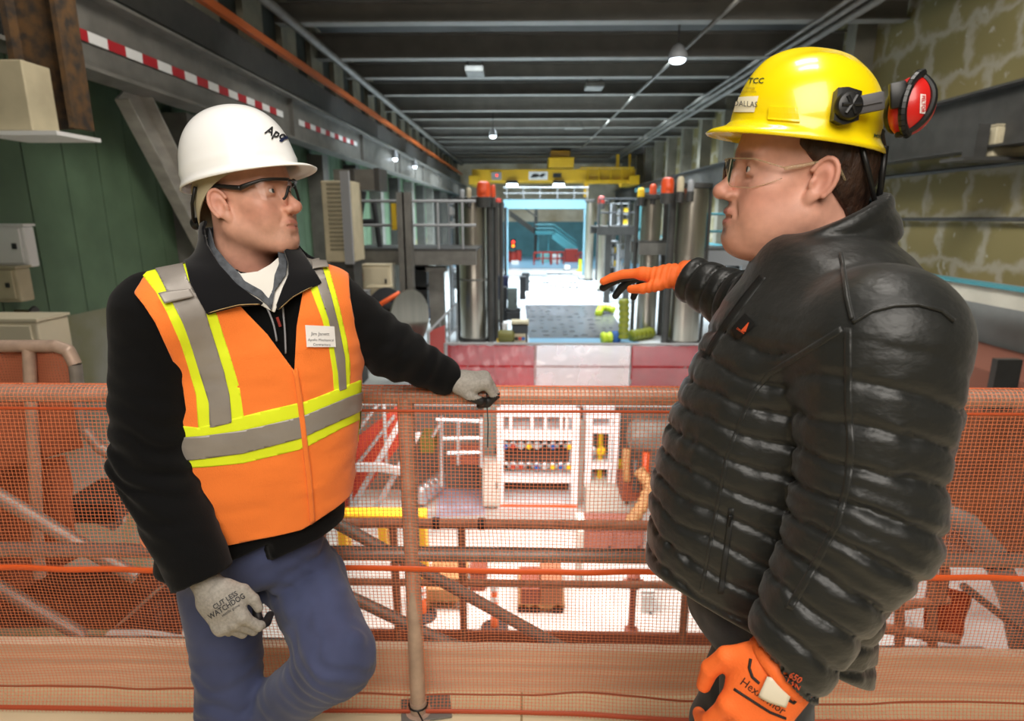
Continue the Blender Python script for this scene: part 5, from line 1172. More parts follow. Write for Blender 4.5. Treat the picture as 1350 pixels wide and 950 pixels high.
panelbox('control_panel', 'long cream control panel below the left walkway', 479, 350, 515, 392, 14.5, .5, mat('panel_cream', 'cfc4a8', rough=.5), None, 'panel', None, 1)
panelbox('control_panel', 'low cream panel with dark slots behind the left man\'s elbow', 484, 380, 512, 408, 13.6, .5, mat('panel_cream2', 'b9ad90', rough=.5), None, 'panel', None, 4)
panelbox('electrical_box', 'small grey box on a post at the left man\'s upper arm', 476, 385, 484, 412, 13.2, .3, GREYP, None, 'box')
m = MB(); q_ = P(473, 373, Y=14.0); m.cyl((q_[0], q_[1], HZ), q_, .03, 8); m.lathe(q_, [(.09, 0), (.10, .05), (.10, .22), (.06, .28)], 14); obj1(m, 'warning_beacon', REDP, 'small dark red beacon beside the cream control panel', 'beacon', None, 40)
t = thing('cable_reel', 'large dark cable reel with bright steel flange behind the left man\'s forearm', 'reel', tuple(P(525, 440, Y=12.8))); c = P(524, 418, Y=12.8); axr = np.array([.85, -.5, 0]); axr /= np.linalg.norm(axr)
m = MB(); m.lathe(c-axr*.35, [(.30, 0), (.30, .7)], 28, axr); m.build('drum', BLACKM, t, 40)
for s in (-.35, .33): m = MB(); m.lathe(c+axr*s, [(.02, 0), (.62, 0), (.62, .03), (.02, .03)], 32, axr); m.build('flange', STAIN if s > 0 else DARKP, t, 40)
m = MB(); m.tube([P(487, 410, Y=12.6), P(505, 399, Y=12.6), P(527, 386, Y=12.6)], .05, 8); obj1(m, 'orange_strap', TAPE, 'orange strap slung above the cable reel', 'strap', None, True)
t = thing('tool_cart', 'dark tool cart with a blue base under the left walkway', 'cart', tuple(P(552, 425, Y=16))); 
for nm, r_, mt in (('frame', (547, 350, 562, 408), DARKP), ('base', (545, 409, 573, 420), BLUE), ('tray', (548, 352, 566, 356), GREYP), ('tray', (548, 378, 566, 382), GREYP)): m = MB(); m.box2(*pb(*r_, 16.0, .5)); m.build(nm, mt, t)
for x in (549, 569): m = MB(); m.cyl(P(x, 424, Y=16.1), P(x, 424, Y=16.1)+[0, .06, 0], .07, 12); m.build('wheel', BLACKM, t)
# machines along the left of the aisle
panelbox('electrical_cabinet', 'dark blue electrical cabinet left of the aisle', 655, 366, 670, 395, 19.9, .5, mat('navy_paint', '1a2142', rough=.4)); panelbox('electrical_cabinet', 'grey green electrical cabinet standing in front of the dark blue one', 669, 382, 682, 412, 18.5, .45, mat('greygreen', '5d6a69', rough=.45))
panelbox('electrical_cabinet', 'slim dark cabinet between the blue one and the grey green one', 661, 380, 668, 423, 18.6, .4, DARKP); panelbox('electrical_cabinet', 'black cabinet standing alone further up the aisle', 685, 366, 693, 395, 24, .6, BLACKM); panelbox('electrical_cabinet', 'small black cabinet farthest up the aisle behind the lone black one', 688, 361, 698, 384, 27, .6, DARKP)
t = thing('welding_cart', 'dark welding cart with gauges nearest the red film on the left of the aisle', 'cart', tuple(on(685, 455))); Yc = 16.9
for nm, r_, mt in (('frame', (675, 427, 696, 455), DARKP), ('top_tray', (674, 424, 697, 429), CREAM), ('panel', (678, 440, 693, 452), CREAM)): m = MB(); m.box2(*pb(*r_, Yc-(.03 if nm == 'panel' else 0), .45 if nm != 'panel' else .03)); m.build(nm, mt, t)
for x, mt in ((681, BLACKM), (685.5, REDP), (690, BLUE)): m = MB(); m.lathe(P(x, 446, Y=Yc-.05), [(.05, 0), (.05, .04), (.03, .05)], 12, (0, -1, 0)); m.build('gauge', mt, t, 40)
t = thing('pump', 'olive pump with yellow handle on the floor by the left cylinder', 'pump', tuple(on(662, 452))); m = MB(); m.lathe(P(657, 443, Y=16.9), [(.16, 0), (.18, .05), (.18, .4), (.10, .46)], 16, (1, 0, 0)); m.build('body', OLIVE, t, 40); m = MB(); m.box2(*pb(655, 446, 658, 455, 16.8, .05)); m.build('handle', YEL2, t); m = MB(); m.box2(*pb(653, 452, 678, 455, 16.8, .4)); m.build('skid', GREYP, t)
t = thing('spool_stand', 'dark floor stand with coiled cable behind the grey green cabinet', 'stand', tuple(on(672, 428))); m = MB(); m.box2(*pb(668, 412, 686, 422, 18.2, .5)); m.build('tray', DARKP, t); m = MB(); m.tube([P(676, 409, Y=18.4)+.22*np.array([math.cos(a), math.sin(a), .01*a]) for a in np.linspace(0, 18, 60)], .03, 6); m.build('cable_coil', BLACKM, t, True)
panelbox('document_box', 'white box on the floor beside the left cylinder base', 662, 427, 669, 437, 17.6, .4, WHITEP, None, 'box')
# perforated steel plate on the floor
a_ = on(690, 455); q1, q2, q3, q4 = on(697, 446), on(692, 402), on(800, 402), on(828, 446)
t = thing('perforated_plate', 'large grey steel floor plate with rows of dark holes in the aisle', 'plate', tuple((q1+q3)/2)); m = MB(); m.prism([q1, q4, q3, q2], (0, 0, .02)); m.build('plate', mat('plate_steel', '85858a', rough=.25, metal=.6, noise=.3, nscale=.7), t)
m = MB(); rnd = random.Random(3)
for i in range(9):
    for j in range(10):
        if rnd.random() < .28: continue
        u, v = (i+.6)/9.6+rnd.uniform(-.02, .02), (j+.5)/10+rnd.uniform(-.02, .02); p = (q1*(1-u)+q4*u)*(1-v)+(q2*(1-u)+q3*u)*v; m.cyl(p+[0, 0, .0205], p+[0, 0, .023], rnd.uniform(.06, .12), 10)
o = m.build('bolt_holes', BLACKM, t); o['kind'] = 'stuff'
m = MB(); m.prism([on(697, 455), on(850, 455), on(830, 446), on(697, 446)], (0, 0, .006)); obj1(m, 'rubber_mat', BLUEF, 'pale blue floor strip in front of the perforated plate', 'mat')
# ribbed hoses
def hose(label, pts, r, mt=YELG):
    pts = np.array(pts, float); s = np.r_[0, np.cumsum(np.linalg.norm(np.diff(pts, axis=0), axis=1))]; n = int(s[-1]/(r*.22)); tt = np.linspace(0, s[-1], n); q = np.stack([np.interp(tt, s, pts[:, i]) for i in range(3)], 1)
    for _ in range(12): q[1:-1] = (q[:-2]+2*q[1:-1]+q[2:])/4
    m = MB(); m.tube(q, r*(1+.10*np.sin(np.arange(n)*2*math.pi/5)), 14); return obj1(m, 'ribbed_hose', mt, label, 'hose', None, True)
h0 = on(822, 453); hose('upright olive ribbed hose below the orange glove', [h0+[0, .1, .14], h0+[0, .1, .8], [P(823, 395, Y=h0[1])[0], h0[1]+.1, P(823, 395, Y=h0[1])[2]]], .145, mat('hose_olive', '74791a', rough=.45))
hose('olive ribbed hose lying along the floor at the cylinder base', [on(832, 450)+[0, 0, .17], on(845, 449)+[0, .1, .17], on(862, 448)+[0, .3, .17]], .16, MATS['hose_olive']); hose('bright green short hose end lying left of the upright hose', [on(793, 452)+[0, 0, .15], on(806, 452)+[0, .05, .15]], .16)
hose('bright green curved hose lying on the steel plate', [on(789, 417)+[0, 0, .1], on(792, 413)+[0, 0, .2], on(800, 413)+[0, 0, .22], on(810, 414)+[0, 0, .15]], .13)
m = MB(); m.lathe(on(812, 452)+[0, .1, .0], [(.13, 0), (.15, .04), (.15, .26), (.10, .32)], 16); obj1(m, 'hose_coupling', BLUE, 'small blue hose coupling between the green hose end and the upright hose', 'coupling', None, 40)
# far end: crane, cross bridge, stairs, barrels
t = CR_ = thing('bridge_crane', 'yellow overhead bridge crane spanning the far end of the hall', 'crane', (1.5, 44, 3.9)); Yc = 44.0
ax0, ax1 = P(622, 230, Y=Yc)[0], P(838, 230, Y=Yc)[0]; zt, zb = P(700, 223, Y=Yc)[2], P(700, 239, Y=Yc)[2]
m = MB(); m.box2((ax0, Yc, zb), (ax1, Yc+.6, zt), .03); m.build('girder', CRANE, t); m = MB(); m.box2((ax0, Yc+2.2, zb), (ax1, Yc+2.8, zt), .03); m.build('girder', CRANE, t)
for x in (ax0+.2, ax1-.2): m = MB(); m.box2((x-.35, Yc-.8, zb-.25), (x+.35, Yc+3.6, zb+.35), .03); m.build('end_carriage', CRANE, t)
m = MB(); m.box2(*pb(723, 207, 757, 221, Yc, 2.6), .05); m.build('trolley', CRANE, t); m = MB(); m.box2(*pb(726, 198, 752, 208, Yc+.3, 1.6), .05); m.build('hoist_drum', mat('crane_dark', '9a6d08', rough=.5), t)
m = MB(); m.box2(*pb(770, 237, 835, 242, Yc-.5, .5)); m.build('walkway', CRANE, t)
for x in (775, 790, 805, 820, 833): m = MB(); m.cyl(P(x, 240, Y=Yc-.5), P(x, 222, Y=Yc-.5), .05, 6); m.build('rail_post', CRANE, t)
m = MB(); m.cyl(P(765, 221, Y=Yc-.5), P(836, 221, Y=Yc-.5), .06, 6); m.build('hand_rail', CRANE, t)
for y_ in range(3): pass
m = MB(); m.box2(*pb(812, 203, 817, 222, Yc+.5, .2)); m.box2(*pb(828, 203, 832, 240, Yc+.5, .2)); m.build('cable_mast', CRANE, t)
m = MB(); m.box2(*pb(697, 226, 722, 237, Yc-.03, .03)); o = m.build('name_plate', WHITEP, t); LOGO = mat('logo_black', '161616', rough=.6)
m = MB(); q = lambda x, y: P(x, y, Y=Yc-.04); m.prism([q(699, 234), q(703, 229), q(709, 229), q(711, 231), q(715, 228.5), q(720, 229), q(717, 232), q(714, 234), q(711, 232.5), q(706, 234)], (0, -.01, 0)); m.build('logo', LOGO, o)
m = MB(); m.box2(*pb(648, 227, 661, 237, Yc-.2, .2)); o = m.build('control_box', GREYP, t); m = MB(); m.lathe(P(655, 231, Y=Yc-.22), [(.07, 0), (.05, .05)], 12, (0, -1, 0)); m.build('red_lamp', mat('red_glow', 'ff3020', emit=3), o)
m = MB(); m.box2(*pb(729, 228, 740, 234, Yc-.05, .05)); m.build('bumper', DARKP, t)
for i, x in enumerate((675, 737)):
    lt = thing('bay_light', ['glowing rectangular lamp under the left half of the yellow crane', 'glowing rectangular lamp under the middle of the yellow crane'][i], 'light', tuple(P(x, 243, Y=Yc-.3))); m = MB(); m.box2(*pb(x-7.5, 238, x+7.5, 242, Yc-.4, 1.0)); m.build('housing', DARKP, lt); m = MB(); m.box2(*pb(x-7, 242, x+7, 246, Yc-.35, .9)); m.build('lens', LAMP, lt)
m = MB(); m.box2(*pb(770, 242, 776, 260, Yc, .4)); m.build('drop_post', CRANE, CR_)
t = deck('footbridge', 'pale blue steel footbridge crossing the far end of the hall', 664, 263, 776, 275, 36, 1.6, mat('bridge_blue', '6f97a6', rough=.45), 'bridge', (667, 773), (247, (668, 690, 712, 735, 757, 774)))
t = thing('staircase', 'teal steel stairs with landing against the far teal wall', 'stairs', tuple(P(740, 340, Y=50)))
m = MB(); m.box2(*pb(706, 305, 730, 309, 50, 2)); m.build('landing', TEAL, t)
for (p0, p1) in (((728, 307), (758, 330)), ((732, 303), (762, 326))): m = MB(); q0, q1 = P(*p0, Y=50), P(*p1, Y=50); m.prism([q0, q1, q1-[0, 0, .45], q0-[0, 0, .45]], (0, .15, 0)); m.build('stringer', mat('teal_bright', '4f9aa6', rough=.5), t)
for x in (708, 722): m = MB(); m.box2(*pb(x, 305, x+2, 343, 50.2, .2)); m.build('post', TEAL, t)
for yv in (296, 301): m = MB(); m.cyl(P(706, yv, Y=50), P(730, yv, Y=50), .05, 6); m.cyl(P(730, yv, Y=50), P(760, yv+22, Y=50), .05, 6); m.build('hand_rail', TEAL, t)
m = MB()
for k in range(9): q0 = P(729+k*3.3, 308+k*2.5, Y=50); m.box(q0+[0, .9, 0], (.26, 1.6, .05))
m.build('treads', TEAL, t)
t = thing('staircase', 'dark steel stair flight rising from the pale blue footbridge', 'stairs', tuple(P(690, 300, Y=52))); q0, q1 = P(672, 277, Y=52), P(707, 302, Y=52); m = MB(); m.prism([q0, q1, q1-[0, 0, .5], q0-[0, 0, .5]], (0, .2, 0)); m.build('stringer', DSTEEL, t); m = MB(); m.box2(*pb(704, 276, 709, 344, 52, .4)); m.build('post', DSTEEL, t); m = MB(); m.cyl(q0+[0, 0, 1], q1+[0, 0, 1], .06, 6); m.build('hand_rail', DSTEEL, t)
def barrel(label, x, y, h, Z=HZ, mt=REDP, group=None):
    b = on(x, y); hh = P(x, y-h, Y=b[1])[2]-b[2]; r = hh*.33; t = thing('drum', label, 'drum', tuple(b), group); m = MB(); m.lathe(b+[0, r, 0], [(r, 0), (r*1.03, hh*.32), (r, hh*.36), (r*1.03, hh*.66), (r, hh*.7), (r, hh)], 18); m.build('body', mt, t, 40); m = MB(); m.lathe(b+[0, r, hh], [(r*1.04, 0), (r*1.04, .05), (r*.9, .06)], 18); m.build('rim', DSTEEL, t, 40)
for i, (x, y) in enumerate(((669, 345), (676, 346), (683, 344))): barrel(['red drum leftmost at the foot of the far teal wall', 'red drum in the middle of three by the far traffic lights', 'red drum right of its two neighbours on the blue floor'][i], x, y, 14)
t = thing('stack_light', 'small signal light glowing red and orange before the far teal wall', 'light', tuple(P(676, 330, Y=48))); m = MB(); m.box2(*pb(673, 315, 680, 327, 48, .2)); m.build('housing', BLACKM, t)
for yv, mt in ((319, MATS['red_glow']), (324, mat('amber_glow', 'ff8a20', emit=2.5))): m = MB(); m.sphere(P(676.5, yv, Y=47.95), .12, 12, 8); m.build('lamp', mt, t, True)
m = MB(); m.box2(*pb(674, 344, 684, 349, 46, .5)); obj1(m, 'crate', WHITEP, 'small white crate on the blue floor in front of the red drums', 'crate')
for i, x in enumerate((705, 727, 764)):
    t = rail('barrier', ['red steel barrier left in the row on the blue floor', 'red steel barrier in the middle of the row by the far stairs', 'red steel barrier at the right end near the lime barrier post'][i], on(x-1, 349), on(x+(22, 16, 8)[i], 348), .9, (0, .5, 1), REDP, .06, (.5,))
panelbox('electrical_cabinet', 'red cabinet on the blue floor under the far stairs', 745, 329, 762, 346, 49, .6, REDP); panelbox('electrical_cabinet', 'white faced small cabinet between the red barriers', 728, 336, 739, 347, 48, .5, WHITEP); panelbox('work_table', 'pale teal cabinet beside the red barriers', 712, 335, 724, 347, 48.5, .6, mat('paleteal', '7fb0ae', rough=.5))
m = MB(); m.box2(*pb(763, 342, 767, 357, 40, .2)); m.lathe(on(765, 357), [(.3, 0), (.3, .06), (.1, .08)], 14); obj1(m, 'barrier_post', mat('lime', 'a8d81e', rough=.5), 'lime green barrier post at the right edge of the blue floor', 'post')
# white clutter on the far floor
rnd = random.Random(8); names = ['white wrapped pallet load', 'silver machine part', 'white plastic sheeted box', 'pale steel bracket']
for k, (x, y, w_, h) in enumerate(((738, 361, 36, 3), (748, 357, 7, 7), (705, 372, 18, 5), (722, 374, 12, 5), (742, 372, 14, 6), (758, 374, 12, 4), (768, 369, 8, 5), (733, 378, 16, 3), (752, 380, 22, 2))):
    b = on(x, y); a0, b0 = pb(x-w_/2, y-h, x+w_/2, y, b[1], .8); t = thing('parts_pallet', ['long low white beam lying across the far floor', 'small white cone-topped load standing on the long white beam', 'white wrapped load leftmost among the pale parts on the far floor', 'white wrapped load second from the left among the pale parts', 'tallest pale load in the middle of the far floor', 'pale load right of the tallest one on the far floor', 'pale load beside the far right cylinder foot', 'flat pale frame lying in front of the pale loads', 'thin dark-edged frame lying nearest of the pale parts on the right'][k], 'load', tuple(b)); m = MB(); m.box2(a0+[0, 0, .08], b0, .03); m.build('load', WHITEP if k % 3 else ALU, t); m = MB()
    for s in (.08, .5, .92): m.box((a0[0]+(b0[0]-a0[0])*s, b[1]+.4, HZ+.04), (.1, .8, .08))
    m.build('skids', DSTEEL, t)
# cluttered racks behind the slender right columns
for k, (x0, y0, x1, y1, Y) in enumerate(((803, 318, 814, 352, 29), (816, 322, 828, 360, 27), (806, 268, 830, 296, 32), (596, 355, 604, 380, 20), (592, 268, 603, 300, 19))):
    t = thing('parts_shelf', ['bright cluttered shelf between the dark right posts, left one', 'bright cluttered shelf between the dark right posts, right one', 'pale cluttered shelf above the dark right platform', 'shelf of coloured parts left of the left steel cylinder', 'pale shelf high up left of the left steel cylinder'][k], 'shelf', tuple(P((x0+x1)/2, y1, Y=Y))); a0, b0 = pb(x0, y0, x1, y1, Y, .6)
    m = MB()
    for s in (0, .5, 1): m.box2((a0[0], Y, a0[2]+(b0[2]-a0[2])*s-.02), (b0[0], Y+.6, a0[2]+(b0[2]-a0[2])*s+.02))
    for sx in (a0[0], b0[0]): m.box2((sx-.03, Y, HZ), (sx+.03, Y+.6, b0[2]))
    m.build('frame', GREYP, t); m = MB()
    for s in (0, .5):
        for i in range(3): m.m = i; c = a0[0]+(b0[0]-a0[0])*(i+.5)/3; hh = (b0[2]-a0[2])*rnd.uniform(.2, .4); m.box((c, Y+.3, a0[2]+(b0[2]-a0[2])*s+.03+hh/2), ((b0[0]-a0[0])*.24, .4, hh))
    m.build('stored_parts', [WHITEP, ALU, YEL2], t)
# roof: lamps, pipes along both sides
def bay(label, x, y, Y, w_, top=None):
    c = P(x, y, X=-5.05) if top else P(x, y, Y=Y); lt = thing('bay_light', label, 'light', tuple(c)); m = MB(); m.lathe(c+[0, 0, .06], [(w_*.5, 0), (w_*.55, .1), (w_*.3, .3), (.05, .35)], 20); m.build('reflector', GREYP, lt, 40); m = MB(); m.sphere(c+[0, 0, .05], (w_*.45, w_*.45, .09), 20, 10); m.build('lens', LAMP, lt, True); m = MB(); m.cyl(c+[0, 0, .3], (c[0], c[1], top or ZC), .02, 6); m.build('hanger', DSTEEL, lt)
bay('brightest roof lamp, nearest on the right half of the roof', 893, 82, 16, .42); bay('bright roof lamp in the left half of the roof above the crane', 650, 181, 30, .34); bay('small lamp glowing under the left runway, the nearer of two', 521, 211, 15.5, .2, 3.24); bay('small lamp glowing under the left runway, the farther of two', 547, 221, 17.5, .2, 3.24)
m = MB(); m.tube([(-5.3, -2, 5.86), (-5.3, 30, 5.86), (-5.3, 54, 5.86)], .11, 12); obj1(m, 'overhead_pipe', STEEL, 'thick grey pipe along the left edge of the roof', 'pipe', None, True)
for i, (x, z) in enumerate(((6.7, 5.92), (6.95, 5.9), (7.25, 5.88))): m = MB(); m.tube([(x, 3, z), (x, 25, z), (x, 53, z)], .05+.02*i, 10); obj1(m, 'overhead_pipe', STEEL, ['thin conduit under the roof, innermost of the three along the right side', 'thin conduit under the roof, middle of the three along the right side', 'thicker conduit under the roof, outermost of the three along the right side'][i], 'pipe', None, True)
m = MB(); m.tube([P(905, 5, Z=6.05), P(600, 230, Z=6.05)], .03, 8); m2 = P(700, 30, Z=6.1)
m = MB(); m.tube([(4.5, 12, 5.93), (4.1, 25, 5.93), (3.8, 42, 5.93)], .045, 8); obj1(m, 'overhead_pipe', STEEL, 'single thin conduit running up the roof right of the middle', 'pipe', None, True)
for k, (x, y, Y) in enumerate(((625, 92, 20), (785, 112, 22), (757, 166, 33))):
    a0, b0 = pb(x-12, y-6, x+12, y+2, Y, .8); lt = thing('unit_heater', ['grey heater box hung from the roof in the left half', 'grey heater box hung from the roof right of the middle', 'small dark heater box hung from the roof before the crane'][k], 'heater', tuple(a0)); m = MB(); m.box2(a0, b0, .02); m.build('casing', STEEL, lt); m = MB()
    for s in (.1, .9): m.cyl((a0[0]+(b0[0]-a0[0])*s, Y+.4, b0[2]-.02), (a0[0]+(b0[0]-a0[0])*s, Y+.4, ZC), .03, 6)
    m.build('hangers', DSTEEL, lt)
# orange conductor bar and hazard tape on the left runway
m = MB(); m.box2((-5.36, 2, 4.98), (-5.24, 54, 5.12)); obj1(m, 'conductor_bar', mat('bar_orange', 'b0561e', rough=.5), 'long orange conductor bar above the left crane runway', 'bar')
m = MB(); m.box2((-5.62, 2, 4.35), (-5.4, 54, 4.9)); obj1(m, 'cable_tray', DSTEEL, 'dark grey cable tray under the orange conductor bar', 'tray')
for k, (pa, pb_, n) in enumerate((((53, 24), (372, 151), 19), ((393, 161), (470, 190), 13))):
    xf = -5.0; A_, B_ = P(*pa, X=xf-.18), P(*pb_, X=xf-.18); m = MB(); zz = (A_[2]+B_[2])/2; hh = .062
    for i in range(n): y0, y1 = A_[1]+(B_[1]-A_[1])*i/n, A_[1]+(B_[1]-A_[1])*(i+1)/n; m.m = i % 2; z0 = A_[2]+(B_[2]-A_[2])*i/n; z1 = A_[2]+(B_[2]-A_[2])*(i+1)/n; m.prism([(xf-.16, y0, z0-hh), (xf-.16, y1, z1-hh), (xf-.16, y1, z1+hh), (xf-.16, y0, z0+hh)], (-.006, 0, 0))
    obj1(m, 'hazard_tape', [WHITEP, mat('tape_red', 'a8242c', rough=.4)], ['long near stretch of red and white hazard tape on the left runway beam', 'short far stretch of red and white hazard tape past the white hard hat'][k], 'tape')
# left foreground wall fittings
m = MB(); q0, q1 = P(165, 118, X=-5.45), P(282, 345, X=-5.45); d_ = q1-q0; L_ = np.linalg.norm(d_); sd_ = np.cross(d_/L_, [1, 0, 0]); w2 = .27
m.prism([q0+sd_*w2, q1+sd_*w2, q1-sd_*w2, q0-sd_*w2], (-.03, 0, 0)); m.prism([q0+sd_*w2, q1+sd_*w2, q1+sd_*(w2-.03), q0+sd_*(w2-.03)], (.16, 0, 0)); m.prism([q0-sd_*w2, q1-sd_*w2, q1-sd_*(w2-.03), q0-sd_*(w2-.03)], (.16, 0, 0))
for s, o_ in ((.55, .05), (.57, -.05), (.12, .08)):
    c = q0+d_*s+sd_*o_; m.cyl(c, c+np.array([.012, 0, 0]), .03, 10)
obj1(m, 'steel_brace', mat('brace_grey', 'a19e95', rough=.5, noise=.3, nscale=3, stretch=(1, .5, 2)), 'pale diagonal steel brace leaning against the green wall', 'brace')
Yk = 6.0
m = MB(); Yk = 6.3; a0, b0 = pb(27, -60, 62, 168, Yk, .3); m.m = 0; m.box2((a0[0], Yk, a0[2]), (a0[0]+.06, Yk+.3, b0[2])); m.box2((a0[0], Yk+.12, a0[2]), (b0[0], Yk+.16, b0[2])); m.box2((b0[0]-.05, Yk, a0[2]), (b0[0], Yk+.3, b0[2])); obj1(m, 'steel_stub', RUST, 'rust stained steel column stub hanging at the upper left corner', 'column')
Yk = 6.0; t = thing('bracket_box', 'beige box on a white bracket plate at the upper left edge', 'bracket', tuple(P(10, 178, Y=Yk-.1))); m = MB(); m.box2(*pb(-30, 78, 27, 172, Yk-.1, .35), .01); m.build('box', CREAM, t); m = MB(); m.box2(*pb(-30, 172, 74, 178, Yk-.2, .6)); m.build('plate', WHITEP, t)
panelbox('switchboard', 'white wall box at the left edge below the bracket', -30, 298, 30, 352, 6.6, .15, WHITEP, None, 'panel'); panelbox('junction_box', 'beige junction box at the left edge under the white wall box', -30, 354, 20, 398, 6.4, .2, CREAM, None, 'box'); panelbox('junction_box', 'large cream box at the left edge behind the corner rail', -40, 424, 48, 500, 5.4, .4, mat('cream_box', 'c9bfa6', rough=.6), None, 'box')
t = thing('pipe_valve', 'small brass valve on the green wall at the left', 'valve', tuple(P(38, 412, X=XL+.15))); c = P(38, 412, X=XL+.15); m = MB(); m.cyl(c-[.15, 0, 0], c+[.05, 0, 0], .035, 10); m.build('body', BRASS if 'BRASS' in globals() else CREAM, t); m = MB(); m.lathe(c+[.05, 0, 0], [(.07, 0), (.08, .015), (.07, .03)], 14, (1, 0, 0)); m.build('handwheel', DSTEEL, t)
# right wall fittings
for k, (p0, p1, r) in enumerate((((1080, 243), (1420, 206), .045), ((1185, 289), (1420, 289), .04), ((1120, 265), (1168, 263), .05))):
    m = MB(); a0, b0 = P(*p0, X=XR-.12), P(*p1, X=XR-.12); m.cyl(a0, b0, r, 8); obj1(m, 'service_pipe', DSTEEL, ['dark pipe along the right wall just below the earmuff', 'dark pipe along the right wall above the white ledge', 'short dark pipe stub on the right wall behind the collar'][k], 'pipe')
Yr = 11.0
m = MB(); m.m = 0; m.box2(*pb(1283, 163, 1307, 208, Yr, .3)); obj1(m, 'steel_stub', DSTEEL, 'dark steel stub under the right runway beam', 'column'); panelbox('mounted_box', 'cream box beside the dark stub under the right runway beam', 1308, 165, 1380, 206, Yr, .3, CREAM, None, 'box'); m = MB(); m.box2(*pb(1270, 206, 1400, 211, Yr-.2, .6)); obj1(m, 'bracket_plate', DSTEEL, 'flat steel plate carrying the cream box on the right wall', 'plate')
t = thing('white_ledge', 'long white ledge with joints along the right wall behind the black jacket', 'ledge', (XR-.4, 14, .2)); zl0, zl1 = P(1300, 398, X=XR-.5)[2], P(1300, 375, X=XR-.5)[2]; m = MB(); m.box2((XR-.72, 5, zl0), (XR-.51, 45, zl1)); m.build('fascia', mat('ledge_white', 'c4c2b4', rough=.6, noise=.15, nscale=2), t); m = MB(); m.box2((XR-.78, 5, zl1), (XR-.51, 45, zl1+.05)); m.build('top_plate', TEAL, t)
t = thing('cable_tray', 'stack of grey cable trays along the right wall below the white ledge', 'tray', (XR-1, 12, -1)); 
for k in range(4): z = zl0-.12-.22*k; m = MB(); m.box2((XR-1.15+.1*k, 12.4, z-.10), (XR-.52, 40, z)); m.build('tray', [STEEL, DSTEEL][k % 2], t)
m = MB(); m.box2((7.3, 8, P(1300, 500, X=7.3)[2]-.6), (8.85, 12.0, P(1300, 488, X=7.3)[2])); obj1(m, 'brown_panel', mat('brown_panel', '7a4a3a', rough=.6), 'brown board wall low at the right edge above the top rail', 'board')
m = MB(); m.box2(*pb(1304, 474, 1316, 700, 7.8, .1)); obj1(m, 'steel_post', DSTEEL, 'dark upright post at the right edge in front of the brown board', 'post')
# ------------------------------------------------------------------ the pit below, seen through the netting
def pz(x, y): return P(x, y, Z=PZ)
def rack(name, label, x0, y0, x1, y1, Y, d, shelves, uprights, mt, skirt=True):
    a, b = pb(x0, y0, x1, y1, Y, d); t = thing(name, label, 'rack', (float((a[0]+b[0])/2), Y, float(a[2]))); w_ = b[0]-a[0]; h = b[2]-a[2]
    for sx in (a[0], b[0]):
        for yy in (Y, Y+d): m = MB(); m.box2((sx-.06, yy-.05, PZ), (sx+.06, yy+.05, b[2]+.02)); m.build('upright', mt, t)
    for s, th in shelves: m = MB(); m.box2((a[0], Y-.04, a[2]+h*s-th/2), (b[0], Y+d, a[2]+h*s+th/2)); m.build('shelf', mt, t)
    for u, s0, s1 in uprights: m = MB(); m.box2((a[0]+w_*u-.03, Y-.02, a[2]+h*s0), (a[0]+w_*u+.03, Y+.06, a[2]+h*s1)); m.build('stile', mt, t)
    return t, a, b, w_, h
WR = mat('rack_white', 'e9e9ec', rough=.4)
t, a, b, w_, h = rack('manifold_rack', 'tall white manifold rack full of silver valves in the middle of the pit', 660, 540, 760, 672, 11.3, .7, ((.02, .16), (.32, .12), (.76, .20), (.96, .10)), ((.14, .78, .96), (.42, .78, .96), (.60, .78, .96), (.80, .78, 1.0), (.88, .78, 1.0), (.97, .3, 1.0)), WR)
m = MB(); m.box2((a[0]-.05, 11.22, a[2]+.11), (b[0]+.05, 11.26, a[2]+.15)); m.build('orange_edge', TAPE, t)
rnd = random.Random(5)
for row, s in enumerate((.42, .62)):
    m = MB(); m.cyl((a[0]+.1, 11.5, a[2]+h*s), (b[0]-.1, 11.5, a[2]+h*s), .05, 10); m.build('header_pipe', ALU, t, 40)
    for k in range(9):
        x = a[0]+w_*(k+.6)/9.4; m = MB(); z = a[2]+h*s; m.cyl((x, 11.5, z), (x, 11.5, z+.22*(1 if row else -1)+.12), .028, 8); m.lathe((x, 11.44, z+.05), [(.055, 0), (.075, .03), (.075, .09), (.04, .12)], 12, (0, -1, 0)); v = m.build('valve', ALU, t, 40)
        m = MB(); m.lathe((x, 11.30, z+.05), [(.05, 0), (.055, .02), (.05, .03)], 12, (0, -1, 0)); m.build('handwheel', [BLUE, YEL2, REDP, ALU, BLACKM][rnd.randrange(5)], v, 40)
m = MB(); m.box2((a[0]+.06, 12.02, a[2]+.2), (b[0]-.06, 12.06, b[2]-.1)); m.build('back_panel', mat('rack_back', '55453f', rough=.7), t)
t, a, b, w_, h = rack('manifold_rack', 'narrow white pipe rack right of the tall manifold rack', 774, 545, 813, 645, 11.4, .6, ((.04, .10), (.32, .12), (.80, .16), (.96, .06)), ((.8, .0, 1.0),), WR)
for k in range(3):
    x = a[0]+w_*(k+.5)/3; m = MB(); m.cyl((x, 11.6, a[2]+h*.1), (x, 11.6, a[2]+h*.75), .05, 8); m.lathe((x, 11.5, a[2]+h*.5), [(.09, 0), (.1, .05), (.05, .1)], 12, (0, -1, 0)); m.build('valve', [ALU, YEL2, BLACKM][k], t, 40)
